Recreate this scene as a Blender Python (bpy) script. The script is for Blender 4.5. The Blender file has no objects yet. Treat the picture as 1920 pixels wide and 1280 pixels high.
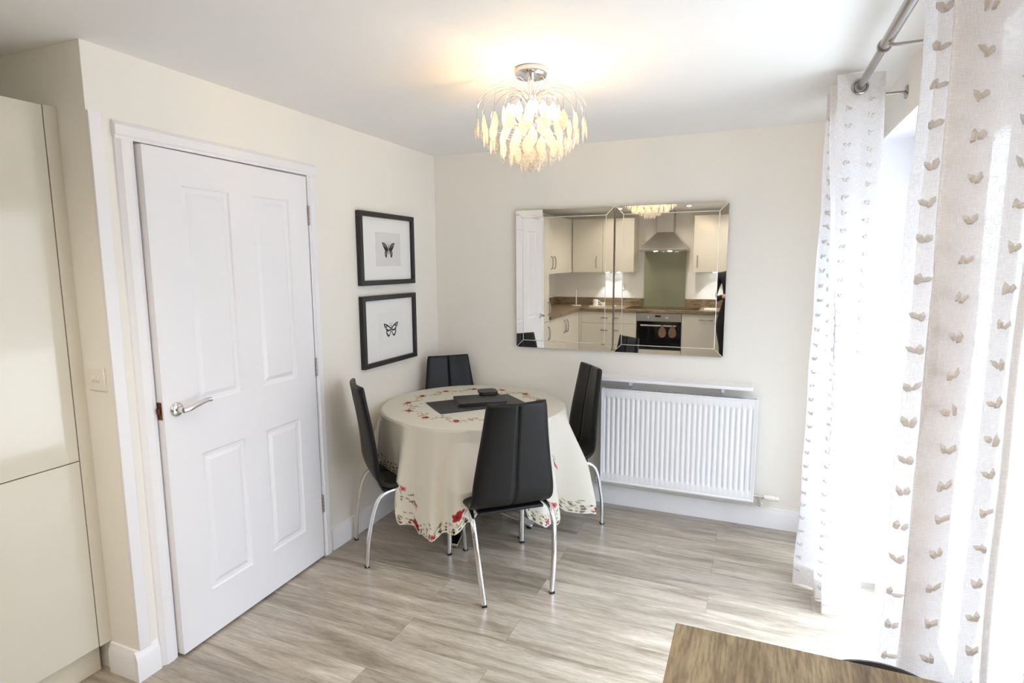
import bpy, math, random
import numpy as np
from mathutils import Vector, Matrix
random.seed(7)
S = bpy.context.scene
COL = S.collection
PI = math.pi

# ------------------------------------------------------------------ camera
cam_d = bpy.data.cameras.new('camera'); cam = bpy.data.objects.new('camera', cam_d); COL.objects.link(cam)
CAM = Vector((2.17640754, -3.7644164, 1.62373993))
yaw, pitch, roll, FPX = math.radians(-22.66573), math.radians(-7.547546), math.radians(-0.281752), 1084.117
f = Vector((math.sin(yaw)*math.cos(pitch), math.cos(yaw)*math.cos(pitch), math.sin(pitch)))
r0 = Vector((math.cos(yaw), -math.sin(yaw), 0)); u0 = r0.cross(f)
r = r0*math.cos(roll)+u0*math.sin(roll); u = -r0*math.sin(roll)+u0*math.cos(roll)
M = Matrix((r, u, -f)).transposed().to_4x4(); M.translation = CAM
cam.matrix_world = M
cam_d.sensor_width = 36.0; cam_d.lens = FPX*36.0/1920.0; cam_d.clip_start = 0.03
S.camera = cam

# ------------------------------------------------------------------ world, exposure
S.view_settings.view_transform = 'Standard'; S.view_settings.look = 'None'
S.view_settings.gamma = 1.0; S.view_settings.use_curve_mapping = False
S.view_settings.exposure = 0.27
S.cycles.use_denoising = True
S.cycles.max_bounces = 14; S.cycles.diffuse_bounces = 8; S.cycles.glossy_bounces = 8
S.cycles.transparent_max_bounces = 24; S.cycles.transmission_bounces = 8
S.cycles.sample_clamp_indirect = 8.0
W = bpy.data.worlds.new('sky'); S.world = W; W.use_nodes = True
bg = W.node_tree.nodes['Background']; bg.inputs[1].default_value = 10.0
_N, _L = W.node_tree.nodes, W.node_tree.links      # overcast sky: bright overhead, dimmer towards the horizon
_tc = _N.new('ShaderNodeTexCoord'); _sx = _N.new('ShaderNodeSeparateXYZ'); _cr = _N.new('ShaderNodeValToRGB')
_L.new(_tc.outputs['Generated'], _sx.inputs[0]); _L.new(_sx.outputs['Z'], _cr.inputs['Fac']); _L.new(_cr.outputs['Color'], bg.inputs['Color'])
_e = _cr.color_ramp.elements
_e[0].position = 0.0; _e[0].color = (0.180, 0.200, 0.225, 1)
_e[1].position = 0.82; _e[1].color = (1.65, 1.88, 2.12, 1)
_x = _e.new(0.30); _x.color = (0.325, 0.375, 0.435, 1)
_x = _e.new(0.52); _x.color = (0.65, 0.76, 0.90, 1)

WALL_X = 2.70; KY = -5.0; KX = -0.72; H = 2.40; RET = -2.396
WIN_Y0, WIN_Y1, WIN_Z = -2.42, -0.50, 2.20          # garden door opening
KW_Y0, KW_Y1, KW_Z0, KW_Z1 = -4.35, -3.70, 1.12, 2.05  # opening of the unseen kitchen window added for fill light

def portal(name, y0, y1, z0, z1):
    l = bpy.data.lights.new(name, 'AREA'); l.shape = 'RECTANGLE'
    l.size = z1-z0; l.size_y = y1-y0
    l.cycles.is_portal = True
    o = bpy.data.objects.new(name, l); COL.objects.link(o)
    o.location = (WALL_X+0.31, (y0+y1)/2, (z0+z1)/2)
    o.rotation_euler = (0, PI/2, 0)
    return o
portal('garden_door_portal', WIN_Y0, WIN_Y1, 0.0, WIN_Z)
portal('added_window_portal', KW_Y0, KW_Y1, KW_Z0, KW_Z1)

# ------------------------------------------------------------------ materials
def lin(c):
    c = c/255.0
    return c/12.92 if c <= 0.04045 else ((c+0.055)/1.055)**2.4
def rgb(a, b, c): return (lin(a), lin(b), lin(c), 1.0)
def mat(name, col, rough=0.5, metal=0.0, spec=0.5, coat=0.0, bump=0.0, bscale=200.0, emit=None, estr=0.0, sheen=0.0):
    m = bpy.data.materials.new(name); m.use_nodes = True
    nt = m.node_tree; p = nt.nodes['Principled BSDF']
    p.inputs['Base Color'].default_value = col; p.inputs['Roughness'].default_value = rough
    p.inputs['Metallic'].default_value = metal; p.inputs['Specular IOR Level'].default_value = spec
    p.inputs['Coat Weight'].default_value = coat; p.inputs['Coat Roughness'].default_value = 0.04
    if sheen: p.inputs['Sheen Weight'].default_value = sheen
    if emit: p.inputs['Emission Color'].default_value = emit; p.inputs['Emission Strength'].default_value = estr
    # every surface gets a faint procedural variation
    tc = nt.nodes.new('ShaderNodeTexCoord'); nz = nt.nodes.new('ShaderNodeTexNoise')
    nz.inputs['Scale'].default_value = bscale; nz.inputs['Detail'].default_value = 3
    nt.links.new(tc.outputs['Object'], nz.inputs['Vector'])
    if bump > 0:
        bp = nt.nodes.new('ShaderNodeBump'); bp.inputs['Strength'].default_value = bump; bp.inputs['Distance'].default_value = 0.002
        nt.links.new(nz.outputs['Fac'], bp.inputs['Height']); nt.links.new(bp.outputs['Normal'], p.inputs['Normal'])
    else:
        mr = nt.nodes.new('ShaderNodeMapRange'); mr.inputs['To Min'].default_value = max(0.0, rough-0.02); mr.inputs['To Max'].default_value = rough+0.02
        nt.links.new(nz.outputs['Fac'], mr.inputs['Value']); nt.links.new(mr.outputs['Result'], p.inputs['Roughness'])
    return m
m_wall = mat('wall_paint', rgb(241, 238, 231), 0.75, bump=0.05, bscale=350)
m_ceil = mat('ceiling_paint', rgb(240, 240, 240), 0.85, bump=0.03, bscale=350)
m_trim = mat('white_gloss_trim', rgb(240, 240, 244), 0.32)
m_doorw = mat('white_door_paint', rgb(240, 240, 245), 0.35)
m_upvc = mat('white_upvc', rgb(240, 242, 244), 0.25)
m_chrome = mat('chrome', (0.80, 0.80, 0.82, 1), 0.12, 1.0)
m_satin = mat('satin_chrome', (0.40, 0.37, 0.35, 1), 0.25, 1.0)
m_steel = mat('brushed_steel', (0.55, 0.52, 0.48, 1), 0.30, 1.0)
m_brass = mat('aged_brass', rgb(120, 75, 50), 0.4, 1.0)
m_leather = mat('black_leather', rgb(9, 9, 11), 0.36, spec=0.35, bump=0.2, bscale=500)
m_seam = mat('seam_black', rgb(10, 10, 11), 0.7)  # near-black matt line along the chair-back seam
m_black = mat('black_frame', rgb(30, 29, 31), 0.4)
m_rubber = mat('black_rubber', rgb(18, 18, 18), 0.6)
m_matb = mat('picture_mount', rgb(240, 240, 240), 0.7)
m_print = mat('print_paper', rgb(222, 222, 224), 0.7)
m_print2 = mat('print_paper_light', rgb(238, 238, 239), 0.7)
m_ink = mat('ink', rgb(45, 45, 48), 0.8)
m_inkg = mat('ink_grey', rgb(140, 140, 144), 0.8)
m_slate = mat('black_slate', rgb(42, 43, 44), 0.45, bump=0.3, bscale=120)
m_cream = mat('cream_gloss_door', rgb(216, 211, 197), 0.10, spec=0.5, coat=0.4)
m_carc = mat('cream_carcass', rgb(222, 214, 194), 0.35)
m_radi = mat('radiator_enamel', rgb(240, 241, 245), 0.3)
m_valve = mat('valve_plastic', rgb(235, 234, 228), 0.4)
m_wtop = None
m_switch = mat('white_plastic', rgb(236, 231, 220), 0.3)
m_socketred = mat('red_neon_switch', rgb(120, 25, 35), 0.4)
m_blackglass = mat('black_glass', rgb(9, 9, 11), 0.05, spec=0.6)
m_splash = mat('green_glass_splashback', rgb(146, 146, 120), 0.07, spec=0.6, coat=0.5)
m_china = mat('white_china', rgb(240, 238, 230), 0.2)
m_mitt = mat('brown_quilted_cloth', rgb(120, 95, 75), 0.9, bump=0.6, bscale=90)
m_coat = mat('dark_navy_cloth', rgb(24, 24, 32), 0.85, bump=0.4, bscale=220)
m_trous = mat('dark_trousers', rgb(30, 30, 36), 0.85, bump=0.4, bscale=220)
m_skin = mat('skin', rgb(205, 160, 130), 0.5)
m_hair = mat('brown_hair', rgb(60, 42, 30), 0.6, bump=0.8, bscale=150)
m_mirror = mat('mirror_silver', (0.88, 0.87, 0.84, 1), 0.008, 1.0)
m_mback = mat('mirror_backing', rgb(70, 66, 60), 0.5)
m_mgroove = mat('mirror_bevel_line', (0.95, 0.95, 0.94, 1), 0.35, 1.0)
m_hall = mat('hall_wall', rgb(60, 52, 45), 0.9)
m_patio = mat('patio_paving', rgb(150, 148, 144), 0.9, bump=0.4, bscale=30)

def nodes(m):
    nt = m.node_tree; return nt, nt.nodes, nt.links

def wood_floor():
    m = bpy.data.materials.new('oak_vinyl_planks'); m.use_nodes = True
    nt, N, L = nodes(m); p = N['Principled BSDF']
    tc = N.new('ShaderNodeTexCoord')
    br = N.new('ShaderNodeTexBrick')
    br.offset = 0.37; br.offset_frequency = 2
    br.inputs['Color1'].default_value = (0.0, 0, 0, 1); br.inputs['Color2'].default_value = (1, 1, 1, 1)
    br.inputs['Mortar'].default_value = (0.5, 0.5, 0.5, 1)
    br.inputs['Scale'].default_value = 1.0; br.inputs['Mortar Size'].default_value = 0.0
    br.inputs['Brick Width'].default_value = 1.25; br.inputs['Row Height'].default_value = 0.182
    br2 = N.new('ShaderNodeTexBrick')
    br2.offset = 0.37; br2.offset_frequency = 2
    br2.inputs['Scale'].default_value = 1.0; br2.inputs['Mortar Size'].default_value = 0.0011; br2.inputs['Mortar Smooth'].default_value = 0.3
    br2.inputs['Brick Width'].default_value = 1.25; br2.inputs['Row Height'].default_value = 0.182
    L.new(tc.outputs['Object'], br.inputs['Vector']); L.new(tc.outputs['Object'], br2.inputs['Vector'])
    # per plank shift of the grain
    sep = N.new('ShaderNodeVectorMath'); sep.operation = 'MULTIPLY_ADD'
    sep.inputs[1].default_value = (17.0, 9.0, 5.0)
    L.new(br.outputs['Color'], sep.inputs[0]); L.new(tc.outputs['Object'], sep.inputs[2])
    mp = N.new('ShaderNodeMapping'); mp.inputs['Scale'].default_value = (1.1, 9.0, 1.0)
    L.new(sep.outputs[0], mp.inputs['Vector'])
    n1 = N.new('ShaderNodeTexNoise'); n1.inputs['Scale'].default_value = 1.6; n1.inputs['Detail'].default_value = 8; n1.inputs['Roughness'].default_value = 0.65; n1.inputs['Distortion'].default_value = 0.6
    L.new(mp.outputs[0], n1.inputs['Vector'])
    mp2 = N.new('ShaderNodeMapping'); mp2.inputs['Scale'].default_value = (16.0, 190.0, 1.0)
    L.new(sep.outputs[0], mp2.inputs['Vector'])
    n2 = N.new('ShaderNodeTexNoise'); n2.inputs['Scale'].default_value = 1.0; n2.inputs['Detail'].default_value = 5; n2.inputs['Roughness'].default_value = 0.7
    L.new(mp2.outputs[0], n2.inputs['Vector'])
    n3 = N.new('ShaderNodeTexNoise'); n3.inputs['Scale'].default_value = 3.2; n3.inputs['Detail'].default_value = 2
    mp3 = N.new('ShaderNodeMapping'); mp3.inputs['Scale'].default_value = (1.0, 2.6, 1.0)
    L.new(sep.outputs[0], mp3.inputs['Vector']); L.new(mp3.outputs[0], n3.inputs['Vector'])
    cr = N.new('ShaderNodeValToRGB')
    e = cr.color_ramp.elements
    e[0].position = 0.28; e[0].color = rgb(120, 108, 94)
    e[1].position = 0.70; e[1].color = rgb(198, 190, 177)
    x = cr.color_ramp.elements.new(0.46); x.color = rgb(162, 151, 136)
    L.new(n1.outputs['Fac'], cr.inputs['Fac'])
    mx = N.new('ShaderNodeMix'); mx.data_type = 'RGBA'; mx.blend_type = 'MULTIPLY'; mx.inputs['Factor'].default_value = 1.0
    tone = N.new('ShaderNodeMapRange'); tone.inputs['To Min'].default_value = 0.82; tone.inputs['To Max'].default_value = 1.12
    L.new(br.outputs['Color'], tone.inputs['Value'])
    L.new(cr.outputs['Color'], mx.inputs[6]); L.new(tone.outputs[0], mx.inputs[7])
    fine = N.new('ShaderNodeMapRange'); fine.inputs['From Min'].default_value = 0.3; fine.inputs['From Max'].default_value = 0.7; fine.inputs['To Min'].default_value = 0.72; fine.inputs['To Max'].default_value = 1.18
    L.new(n2.outputs['Fac'], fine.inputs['Value'])
    mx2 = N.new('ShaderNodeMix'); mx2.data_type = 'RGBA'; mx2.blend_type = 'MULTIPLY'; mx2.inputs['Factor'].default_value = 1.0
    L.new(mx.outputs[2], mx2.inputs[6]); L.new(fine.outputs[0], mx2.inputs[7])
    # knots
    vo = N.new('ShaderNodeTexVoronoi'); vo.inputs['Scale'].default_value = 2.3; vo.feature = 'F1'
    mp4 = N.new('ShaderNodeMapping'); mp4.inputs['Scale'].default_value = (1.0, 2.2, 1.0)
    L.new(sep.outputs[0], mp4.inputs['Vector']); L.new(mp4.outputs[0], vo.inputs['Vector'])
    kn = N.new('ShaderNodeMapRange'); kn.inputs['From Min'].default_value = 0.015; kn.inputs['From Max'].default_value = 0.06; kn.inputs['To Min'].default_value = 0.55; kn.inputs['To Max'].default_value = 1.0
    L.new(vo.outputs['Distance'], kn.inputs['Value'])
    mx3 = N.new('ShaderNodeMix'); mx3.data_type = 'RGBA'; mx3.blend_type = 'MULTIPLY'; mx3.inputs['Factor'].default_value = 1.0
    L.new(mx2.outputs[2], mx3.inputs[6]); L.new(kn.outputs[0], mx3.inputs[7])
    mo = N.new('ShaderNodeMix'); mo.data_type = 'RGBA'; mo.inputs[7].default_value = rgb(96, 82, 66)
    mof = N.new('ShaderNodeMath'); mof.operation = 'MULTIPLY'; mof.inputs[1].default_value = 0.6
    L.new(br2.outputs['Fac'], mof.inputs[0]); L.new(mof.outputs[0], mo.inputs['Factor']); L.new(mx3.outputs[2], mo.inputs[6])
    L.new(mo.outputs[2], p.inputs['Base Color'])
    rr = N.new('ShaderNodeMapRange'); rr.inputs['To Min'].default_value = 0.24; rr.inputs['To Max'].default_value = 0.38; p.inputs['Coat Weight'].default_value = 0.35; p.inputs['Coat Roughness'].default_value = 0.28
    L.new(n1.outputs['Fac'], rr.inputs['Value']); L.new(rr.outputs[0], p.inputs['Roughness'])
    bp = N.new('ShaderNodeBump'); bp.inputs['Strength'].default_value = 0.12; bp.inputs['Distance'].default_value = 0.002
    L.new(n2.outputs['Fac'], bp.inputs['Height']); L.new(bp.outputs[0], p.inputs['Normal'])
    return m
m_floor = wood_floor()

def grain(name, c1, c2, c3, scale=(2.0, 22.0, 22.0), rough=0.4, sc=1.5, flecks=0.25):
    m = bpy.data.materials.new(name); m.use_nodes = True
    nt, N, L = nodes(m); p = N['Principled BSDF']
    tc = N.new('ShaderNodeTexCoord'); mp = N.new('ShaderNodeMapping'); mp.inputs['Scale'].default_value = scale
    L.new(tc.outputs['Object'], mp.inputs['Vector'])
    n1 = N.new('ShaderNodeTexNoise'); n1.inputs['Scale'].default_value = sc; n1.inputs['Detail'].default_value = 7; n1.inputs['Distortion'].default_value = 1.2; n1.inputs['Roughness'].default_value = 0.62
    L.new(mp.outputs[0], n1.inputs['Vector'])
    cr = N.new('ShaderNodeValToRGB'); e = cr.color_ramp.elements
    e[0].position = 0.32; e[0].color = c1; e[1].position = 0.68; e[1].color = c3
    x = e.new(0.5); x.color = c2
    L.new(n1.outputs['Fac'], cr.inputs['Fac'])
    mp2 = N.new('ShaderNodeMapping'); mp2.inputs['Scale'].default_value = tuple(s*9 for s in scale)
    L.new(tc.outputs['Object'], mp2.inputs['Vector'])
    n2 = N.new('ShaderNodeTexNoise'); n2.inputs['Scale'].default_value = sc; n2.inputs['Detail'].default_value = 2
    L.new(mp2.outputs[0], n2.inputs['Vector'])
    fr = N.new('ShaderNodeMapRange'); fr.inputs['From Min'].default_value = 0.35; fr.inputs['From Max'].default_value = 0.6; fr.inputs['To Min'].default_value = 1-flecks; fr.inputs['To Max'].default_value = 1.08
    L.new(n2.outputs['Fac'], fr.inputs['Value'])
    mx = N.new('ShaderNodeMix'); mx.data_type = 'RGBA'; mx.blend_type = 'MULTIPLY'; mx.inputs['Factor'].default_value = 1.0
    L.new(cr.outputs['Color'], mx.inputs[6]); L.new(fr.outputs[0], mx.inputs[7]); L.new(mx.outputs[2], p.inputs['Base Color'])
    p.inputs['Roughness'].default_value = rough
    bp = N.new('ShaderNodeBump'); bp.inputs['Strength'].default_value = 0.25; bp.inputs['Distance'].default_value = 0.001
    L.new(n2.outputs['Fac'], bp.inputs['Height']); L.new(bp.outputs[0], p.inputs['Normal'])
    return m
m_oak = grain('brown_oak_table', rgb(104, 88, 66), rgb(140, 124, 98), rgb(162, 147, 120), scale=(16.0, 1.8, 16.0), rough=0.42, sc=1.3, flecks=0.35)
m_wtop = grain('wood_effect_worktop', rgb(96, 76, 54), rgb(138, 118, 92), rgb(166, 148, 122), scale=(3.0, 10.0, 10.0), rough=0.3)

def sheer(name, col, transp=0.28, transl=0.5, weave=True):
    m = bpy.data.materials.new(name); m.use_nodes = True
    nt, N, L = nodes(m); N.remove(N['Principled BSDF']); out = N['Material Output']
    d = N.new('ShaderNodeBsdfDiffuse'); d.inputs[0].default_value = col
    t = N.new('ShaderNodeBsdfTranslucent'); t.inputs[0].default_value = col
    tr = N.new('ShaderNodeBsdfTransparent')
    m1 = N.new('ShaderNodeMixShader'); m1.inputs[0].default_value = transl
    L.new(d.outputs[0], m1.inputs[1]); L.new(t.outputs[0], m1.inputs[2])
    m2 = N.new('ShaderNodeMixShader'); L.new(m1.outputs[0], m2.inputs[1]); L.new(tr.outputs[0], m2.inputs[2])
    if weave:
        uv = N.new('ShaderNodeTexCoord')
        mpa = N.new('ShaderNodeMapping'); mpa.inputs['Scale'].default_value = (60, 900, 1)
        mpb = N.new('ShaderNodeMapping'); mpb.inputs['Scale'].default_value = (900, 60, 1)
        L.new(uv.outputs['UV'], mpa.inputs[0]); L.new(uv.outputs['UV'], mpb.inputs[0])
        na = N.new('ShaderNodeTexNoise'); na.inputs['Scale'].default_value = 1; na.inputs['Detail'].default_value = 1
        nb = N.new('ShaderNodeTexNoise'); nb.inputs['Scale'].default_value = 1; nb.inputs['Detail'].default_value = 1
        L.new(mpa.outputs[0], na.inputs['Vector']); L.new(mpb.outputs[0], nb.inputs['Vector'])
        mm = N.new('ShaderNodeMath'); mm.operation = 'ADD'; L.new(na.outputs['Fac'], mm.inputs[0]); L.new(nb.outputs['Fac'], mm.inputs[1])
        mr = N.new('ShaderNodeMapRange'); mr.inputs['From Min'].default_value = 0.75; mr.inputs['From Max'].default_value = 1.25
        mr.inputs['To Min'].default_value = max(0, transp-0.14); mr.inputs['To Max'].default_value = transp+0.14
        L.new(mm.outputs[0], mr.inputs['Value']); L.new(mr.outputs[0], m2.inputs[0])
    else:
        m2.inputs[0].default_value = transp
    L.new(m2.outputs[0], out.inputs['Surface'])
    return m
m_sheer = sheer('sheer_woven_voile', rgb(241, 240, 242), 0.15, 0.58)
m_hem = sheer('voile_hem', rgb(240, 236, 232), 0.08, 0.3, False)
m_tuft = sheer('tufted_yarn', rgb(234, 231, 228), 0.0, 0.50, False)

def facing_mix(N, L, lo, hi, p):
    lw = N.new('ShaderNodeLayerWeight'); lw.inputs['Blend'].default_value = 0.5
    pw = N.new('ShaderNodeMath'); pw.operation = 'POWER'; pw.inputs[1].default_value = p
    L.new(lw.outputs['Facing'], pw.inputs[0])
    mr = N.new('ShaderNodeMapRange'); mr.inputs['To Min'].default_value = lo; mr.inputs['To Max'].default_value = hi
    L.new(pw.outputs[0], mr.inputs['Value']); return mr.outputs[0]
def glass(name, tint=(1, 1, 1, 1), gl=0.08):
    m = bpy.data.materials.new(name); m.use_nodes = True
    nt, N, L = nodes(m); N.remove(N['Principled BSDF']); out = N['Material Output']
    g = N.new('ShaderNodeBsdfGlossy'); g.inputs['Roughness'].default_value = 0.02
    tr = N.new('ShaderNodeBsdfTransparent'); tr.inputs[0].default_value = tint
    mx = N.new('ShaderNodeMixShader'); L.new(facing_mix(N, L, 0.03, 0.55, 5.0), mx.inputs[0]); L.new(tr.outputs[0], mx.inputs[1]); L.new(g.outputs[0], mx.inputs[2])
    L.new(mx.outputs[0], out.inputs['Surface'])
    return m
m_glass = glass('window_glass')

def crystal():
    m = bpy.data.materials.new('crystal_glass'); m.use_nodes = True
    nt, N, L = nodes(m); N.remove(N['Principled BSDF']); out = N['Material Output']
    g = N.new('ShaderNodeBsdfGlossy'); g.inputs['Roughness'].default_value = 0.08
    tl = N.new('ShaderNodeBsdfTranslucent'); tl.inputs[0].default_value = (0.95, 0.92, 0.86, 1)
    tr = N.new('ShaderNodeBsdfTransparent'); tr.inputs[0].default_value = (0.98, 0.95, 0.9, 1)
    tc = N.new('ShaderNodeTexCoord'); nz = N.new('ShaderNodeTexNoise'); nz.inputs['Scale'].default_value = 90
    L.new(tc.outputs['Object'], nz.inputs['Vector'])
    mr = N.new('ShaderNodeMapRange'); mr.inputs['From Min'].default_value = 0.35; mr.inputs['From Max'].default_value = 0.65; mr.inputs['To Min'].default_value = 0.45; mr.inputs['To Max'].default_value = 0.85
    L.new(nz.outputs['Fac'], mr.inputs['Value'])
    a = N.new('ShaderNodeMixShader'); L.new(mr.outputs[0], a.inputs[0]); L.new(tr.outputs[0], a.inputs[1]); L.new(tl.outputs[0], a.inputs[2])
    b = N.new('ShaderNodeMixShader'); L.new(facing_mix(N, L, 0.05, 0.6, 4.0), b.inputs[0]); L.new(a.outputs[0], b.inputs[1]); L.new(g.outputs[0], b.inputs[2])
    L.new(b.outputs[0], out.inputs['Surface'])
    return m
m_crystal = crystal()
def emis(name, col, s):
    m = bpy.data.materials.new(name); m.use_nodes = True
    nt, N, L = nodes(m); N.remove(N['Principled BSDF']); e = N.new('ShaderNodeEmission')
    e.inputs[0].default_value = col; e.inputs[1].default_value = s; L.new(e.outputs[0], N['Material Output'].inputs['Surface'])
    return m
m_bulb = emis('warm_bulb', (1.0, 0.64, 0.32, 1), 250.0)
m_down = emis('downlight_lens', (1.0, 0.76, 0.48, 1), 40.0)
m_cool = emis('cool_under_light', (0.85, 0.93, 1.0, 1), 60.0)
m_hoodl = emis('hood_lens', (1.0, 0.85, 0.6, 1), 30.0)
m_halll = emis('hall_lamp', (1.0, 0.85, 0.55, 1), 6.0)

def cloth_mat():
    m = bpy.data.materials.new('embroidered_linen'); m.use_nodes = True
    nt, N, L = nodes(m); out = N['Material Output']; p = N['Principled BSDF']
    at = N.new('ShaderNodeAttribute'); at.attribute_name = 'pattern'
    p.inputs['Roughness'].default_value = 0.85
    L.new(at.outputs['Color'], p.inputs['Base Color'])
    tc = N.new('ShaderNodeTexCoord'); nz = N.new('ShaderNodeTexNoise'); nz.inputs['Scale'].default_value = 420
    L.new(tc.outputs['Object'], nz.inputs['Vector'])
    bp = N.new('ShaderNodeBump'); bp.inputs['Strength'].default_value = 0.15; bp.inputs['Distance'].default_value = 0.001
    L.new(nz.outputs['Fac'], bp.inputs['Height']); L.new(bp.outputs[0], p.inputs['Normal'])
    tl = N.new('ShaderNodeBsdfTranslucent'); L.new(at.outputs['Color'], tl.inputs[0])
    mx = N.new('ShaderNodeMixShader'); mx.inputs[0].default_value = 0.18
    L.new(p.outputs[0], mx.inputs[1]); L.new(tl.outputs[0], mx.inputs[2])
    tr = N.new('ShaderNodeBsdfTransparent')
    m2 = N.new('ShaderNodeMixShader'); gt = N.new('ShaderNodeMath'); gt.operation = 'GREATER_THAN'; gt.inputs[1].default_value = 0.5
    L.new(at.outputs['Alpha'], gt.inputs[0]); L.new(gt.outputs[0], m2.inputs[0]); L.new(tr.outputs[0], m2.inputs[1]); L.new(mx.outputs[0], m2.inputs[2])
    L.new(m2.outputs[0], out.inputs['Surface'])
    return m
m_cloth = cloth_mat()

# ------------------------------------------------------------------ mesh helpers
class MB:
    def __init__(s): s.v = []; s.f = []
    def add(s, vs, fs):
        n = len(s.v); s.v += [tuple(p) for p in vs]; s.f += [tuple(i+n for i in q) for q in fs]; return s
    def box(s, x0, x1, y0, y1, z0, z1):
        if x0 > x1: x0, x1 = x1, x0
        if y0 > y1: y0, y1 = y1, y0
        if z0 > z1: z0, z1 = z1, z0
        return s.add([(x0,y0,z0),(x1,y0,z0),(x1,y1,z0),(x0,y1,z0),(x0,y0,z1),(x1,y0,z1),(x1,y1,z1),(x0,y1,z1)],
                     [(0,3,2,1),(4,5,6,7),(0,1,5,4),(1,2,6,5),(2,3,7,6),(3,0,4,7)])
    def tube(s, pts, rad, seg=10, rad2=None, closed=False, up=(0, 0, 1), power=1.0):
        pts = [Vector(p) for p in pts]; n = len(pts); rings = []
        prev = None
        for i, p in enumerate(pts):
            if closed: t = pts[(i+1) % n]-pts[i-1]
            else: t = pts[min(i+1, n-1)]-pts[max(i-1, 0)]
            t.normalize()
            if prev is None:
                a = Vector(up)
                if abs(a.dot(t)) > 0.95: a = Vector((1, 0, 0))
                a = (a-t*a.dot(t)).normalized()
            else: a = (prev-t*prev.dot(t)).normalized()
            prev = a; b = t.cross(a)
            ra = rad[i] if isinstance(rad, (list, tuple)) else rad
            rb = ra if rad2 is None else (rad2[i] if isinstance(rad2, (list, tuple)) else rad2)
            ring = []
            for k in range(seg):
                an = 2*PI*k/seg; ca, sa = math.cos(an), math.sin(an)
                if power != 1.0:
                    ca = math.copysign(abs(ca)**power, ca); sa = math.copysign(abs(sa)**power, sa)
                ring.append(p+a*ca*ra+b*sa*rb)
            rings.append(ring)
        vs = [q for rg in rings for q in rg]; fs = []
        m = n if closed else n-1
        for i in range(m):
            j = (i+1) % n
            for k in range(seg):
                k2 = (k+1) % seg
                fs.append((i*seg+k, i*seg+k2, j*seg+k2, j*seg+k))
        if not closed:
            fs.append(tuple(range(seg))[::-1]); fs.append(tuple((n-1)*seg+k for k in range(seg)))
        return s.add(vs, fs)
    def lathe(s, prof, c=(0, 0, 0), seg=32, axis='z'):
        vs = []; fs = []
        for (rr, z) in prof:
            for k in range(seg):
                a = 2*PI*k/seg; x, y = rr*math.cos(a), rr*math.sin(a)
                if axis == 'z': q = (c[0]+x, c[1]+y, c[2]+z)
                elif axis == 'x': q = (c[0]+z, c[1]+x, c[2]+y)
                else: q = (c[0]+y, c[1]+z, c[2]+x)
                vs.append(q)
        for i in range(len(prof)-1):
            for k in range(seg):
                k2 = (k+1) % seg
                fs.append((i*seg+k, i*seg+k2, (i+1)*seg+k2, (i+1)*seg+k))
        fs.append(tuple(range(seg))[::-1]); fs.append(tuple((len(prof)-1)*seg+k for k in range(seg)))
        return s.add(vs, fs)
    def prism(s, poly, d, org=(0, 0, 0), ax=(1, 0, 0), ay=(0, 0, 1), an=(0, -1, 0)):
        o = Vector(org); ax, ay, an = Vector(ax), Vector(ay), Vector(an); n = len(poly)
        vs = [o+ax*p[0]+ay*p[1] for p in poly]+[o+ax*p[0]+ay*p[1]+an*d for p in poly]
        fs = [tuple(range(n))[::-1], tuple(range(n, 2*n))]+[(i, (i+1) % n, n+(i+1) % n, n+i) for i in range(n)]
        return s.add(vs, fs)
    def grid(s, P):
        # P: list of rows of points
        R, C_ = len(P), len(P[0]); vs = [q for row in P for q in row]
        fs = [(i*C_+j, i*C_+j+1, (i+1)*C_+j+1, (i+1)*C_+j) for i in range(R-1) for j in range(C_-1)]
        return s.add(vs, fs)
    def ball(s, c, rx, ry=None, rz=None, seg=16, rg=10):
        ry = ry or rx; rz = rz or rx; vs = [(c[0], c[1], c[2]-rz)]; fs = []
        for i in range(1, rg):
            a = -PI/2+PI*i/rg
            for k in range(seg):
                b = 2*PI*k/seg
                vs.append((c[0]+rx*math.cos(a)*math.cos(b), c[1]+ry*math.cos(a)*math.sin(b), c[2]+rz*math.sin(a)))
        vs.append((c[0], c[1], c[2]+rz)); top = len(vs)-1
        for k in range(seg):
            k2 = (k+1) % seg
            fs.append((0, 1+k2, 1+k)); fs.append((top, 1+(rg-2)*seg+k, 1+(rg-2)*seg+k2))
            for i in range(rg-2):
                fs.append((1+i*seg+k, 1+i*seg+k2, 1+(i+1)*seg+k2, 1+(i+1)*seg+k))
        return s.add(vs, fs)
    def build(s, name, m, parent=None, smooth=True, bevel=0.0, bseg=2, angle=40, recalc=True):
        me = bpy.data.meshes.new(name); me.from_pydata([tuple(v) for v in s.v], [], s.f); me.update()
        if recalc:
            import bmesh
            b = bmesh.new(); b.from_mesh(me); bmesh.ops.recalc_face_normals(b, faces=b.faces); b.to_mesh(me); b.free()
        me.materials.append(m)
        o = bpy.data.objects.new(name, me); COL.objects.link(o)
        if parent is not None: o.parent = parent
        if smooth:
            me.polygons.foreach_set('use_smooth', [True]*len(me.polygons))
            me.set_sharp_from_angle(angle=math.radians(angle))
        if bevel > 0:
            bv = o.modifiers.new('bevel', 'BEVEL'); bv.width = bevel; bv.segments = bseg; bv.limit_method = 'ANGLE'; bv.angle_limit = math.radians(35)
        return o
def boxo(name, m, b, parent=None, bevel=0.0): return MB().box(*b).build(name, m, parent, smooth=bevel > 0, bevel=bevel)
def thing(name, label, cat, loc=(0, 0, 0), rz=0.0, group=None):
    o = bpy.data.objects.new(name, None); COL.objects.link(o); o.location = loc; o.rotation_euler = (0, 0, rz)
    o.empty_display_size = 0.1; o['label'] = label; o['category'] = cat
    if group: o['group'] = group
    return o
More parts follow.
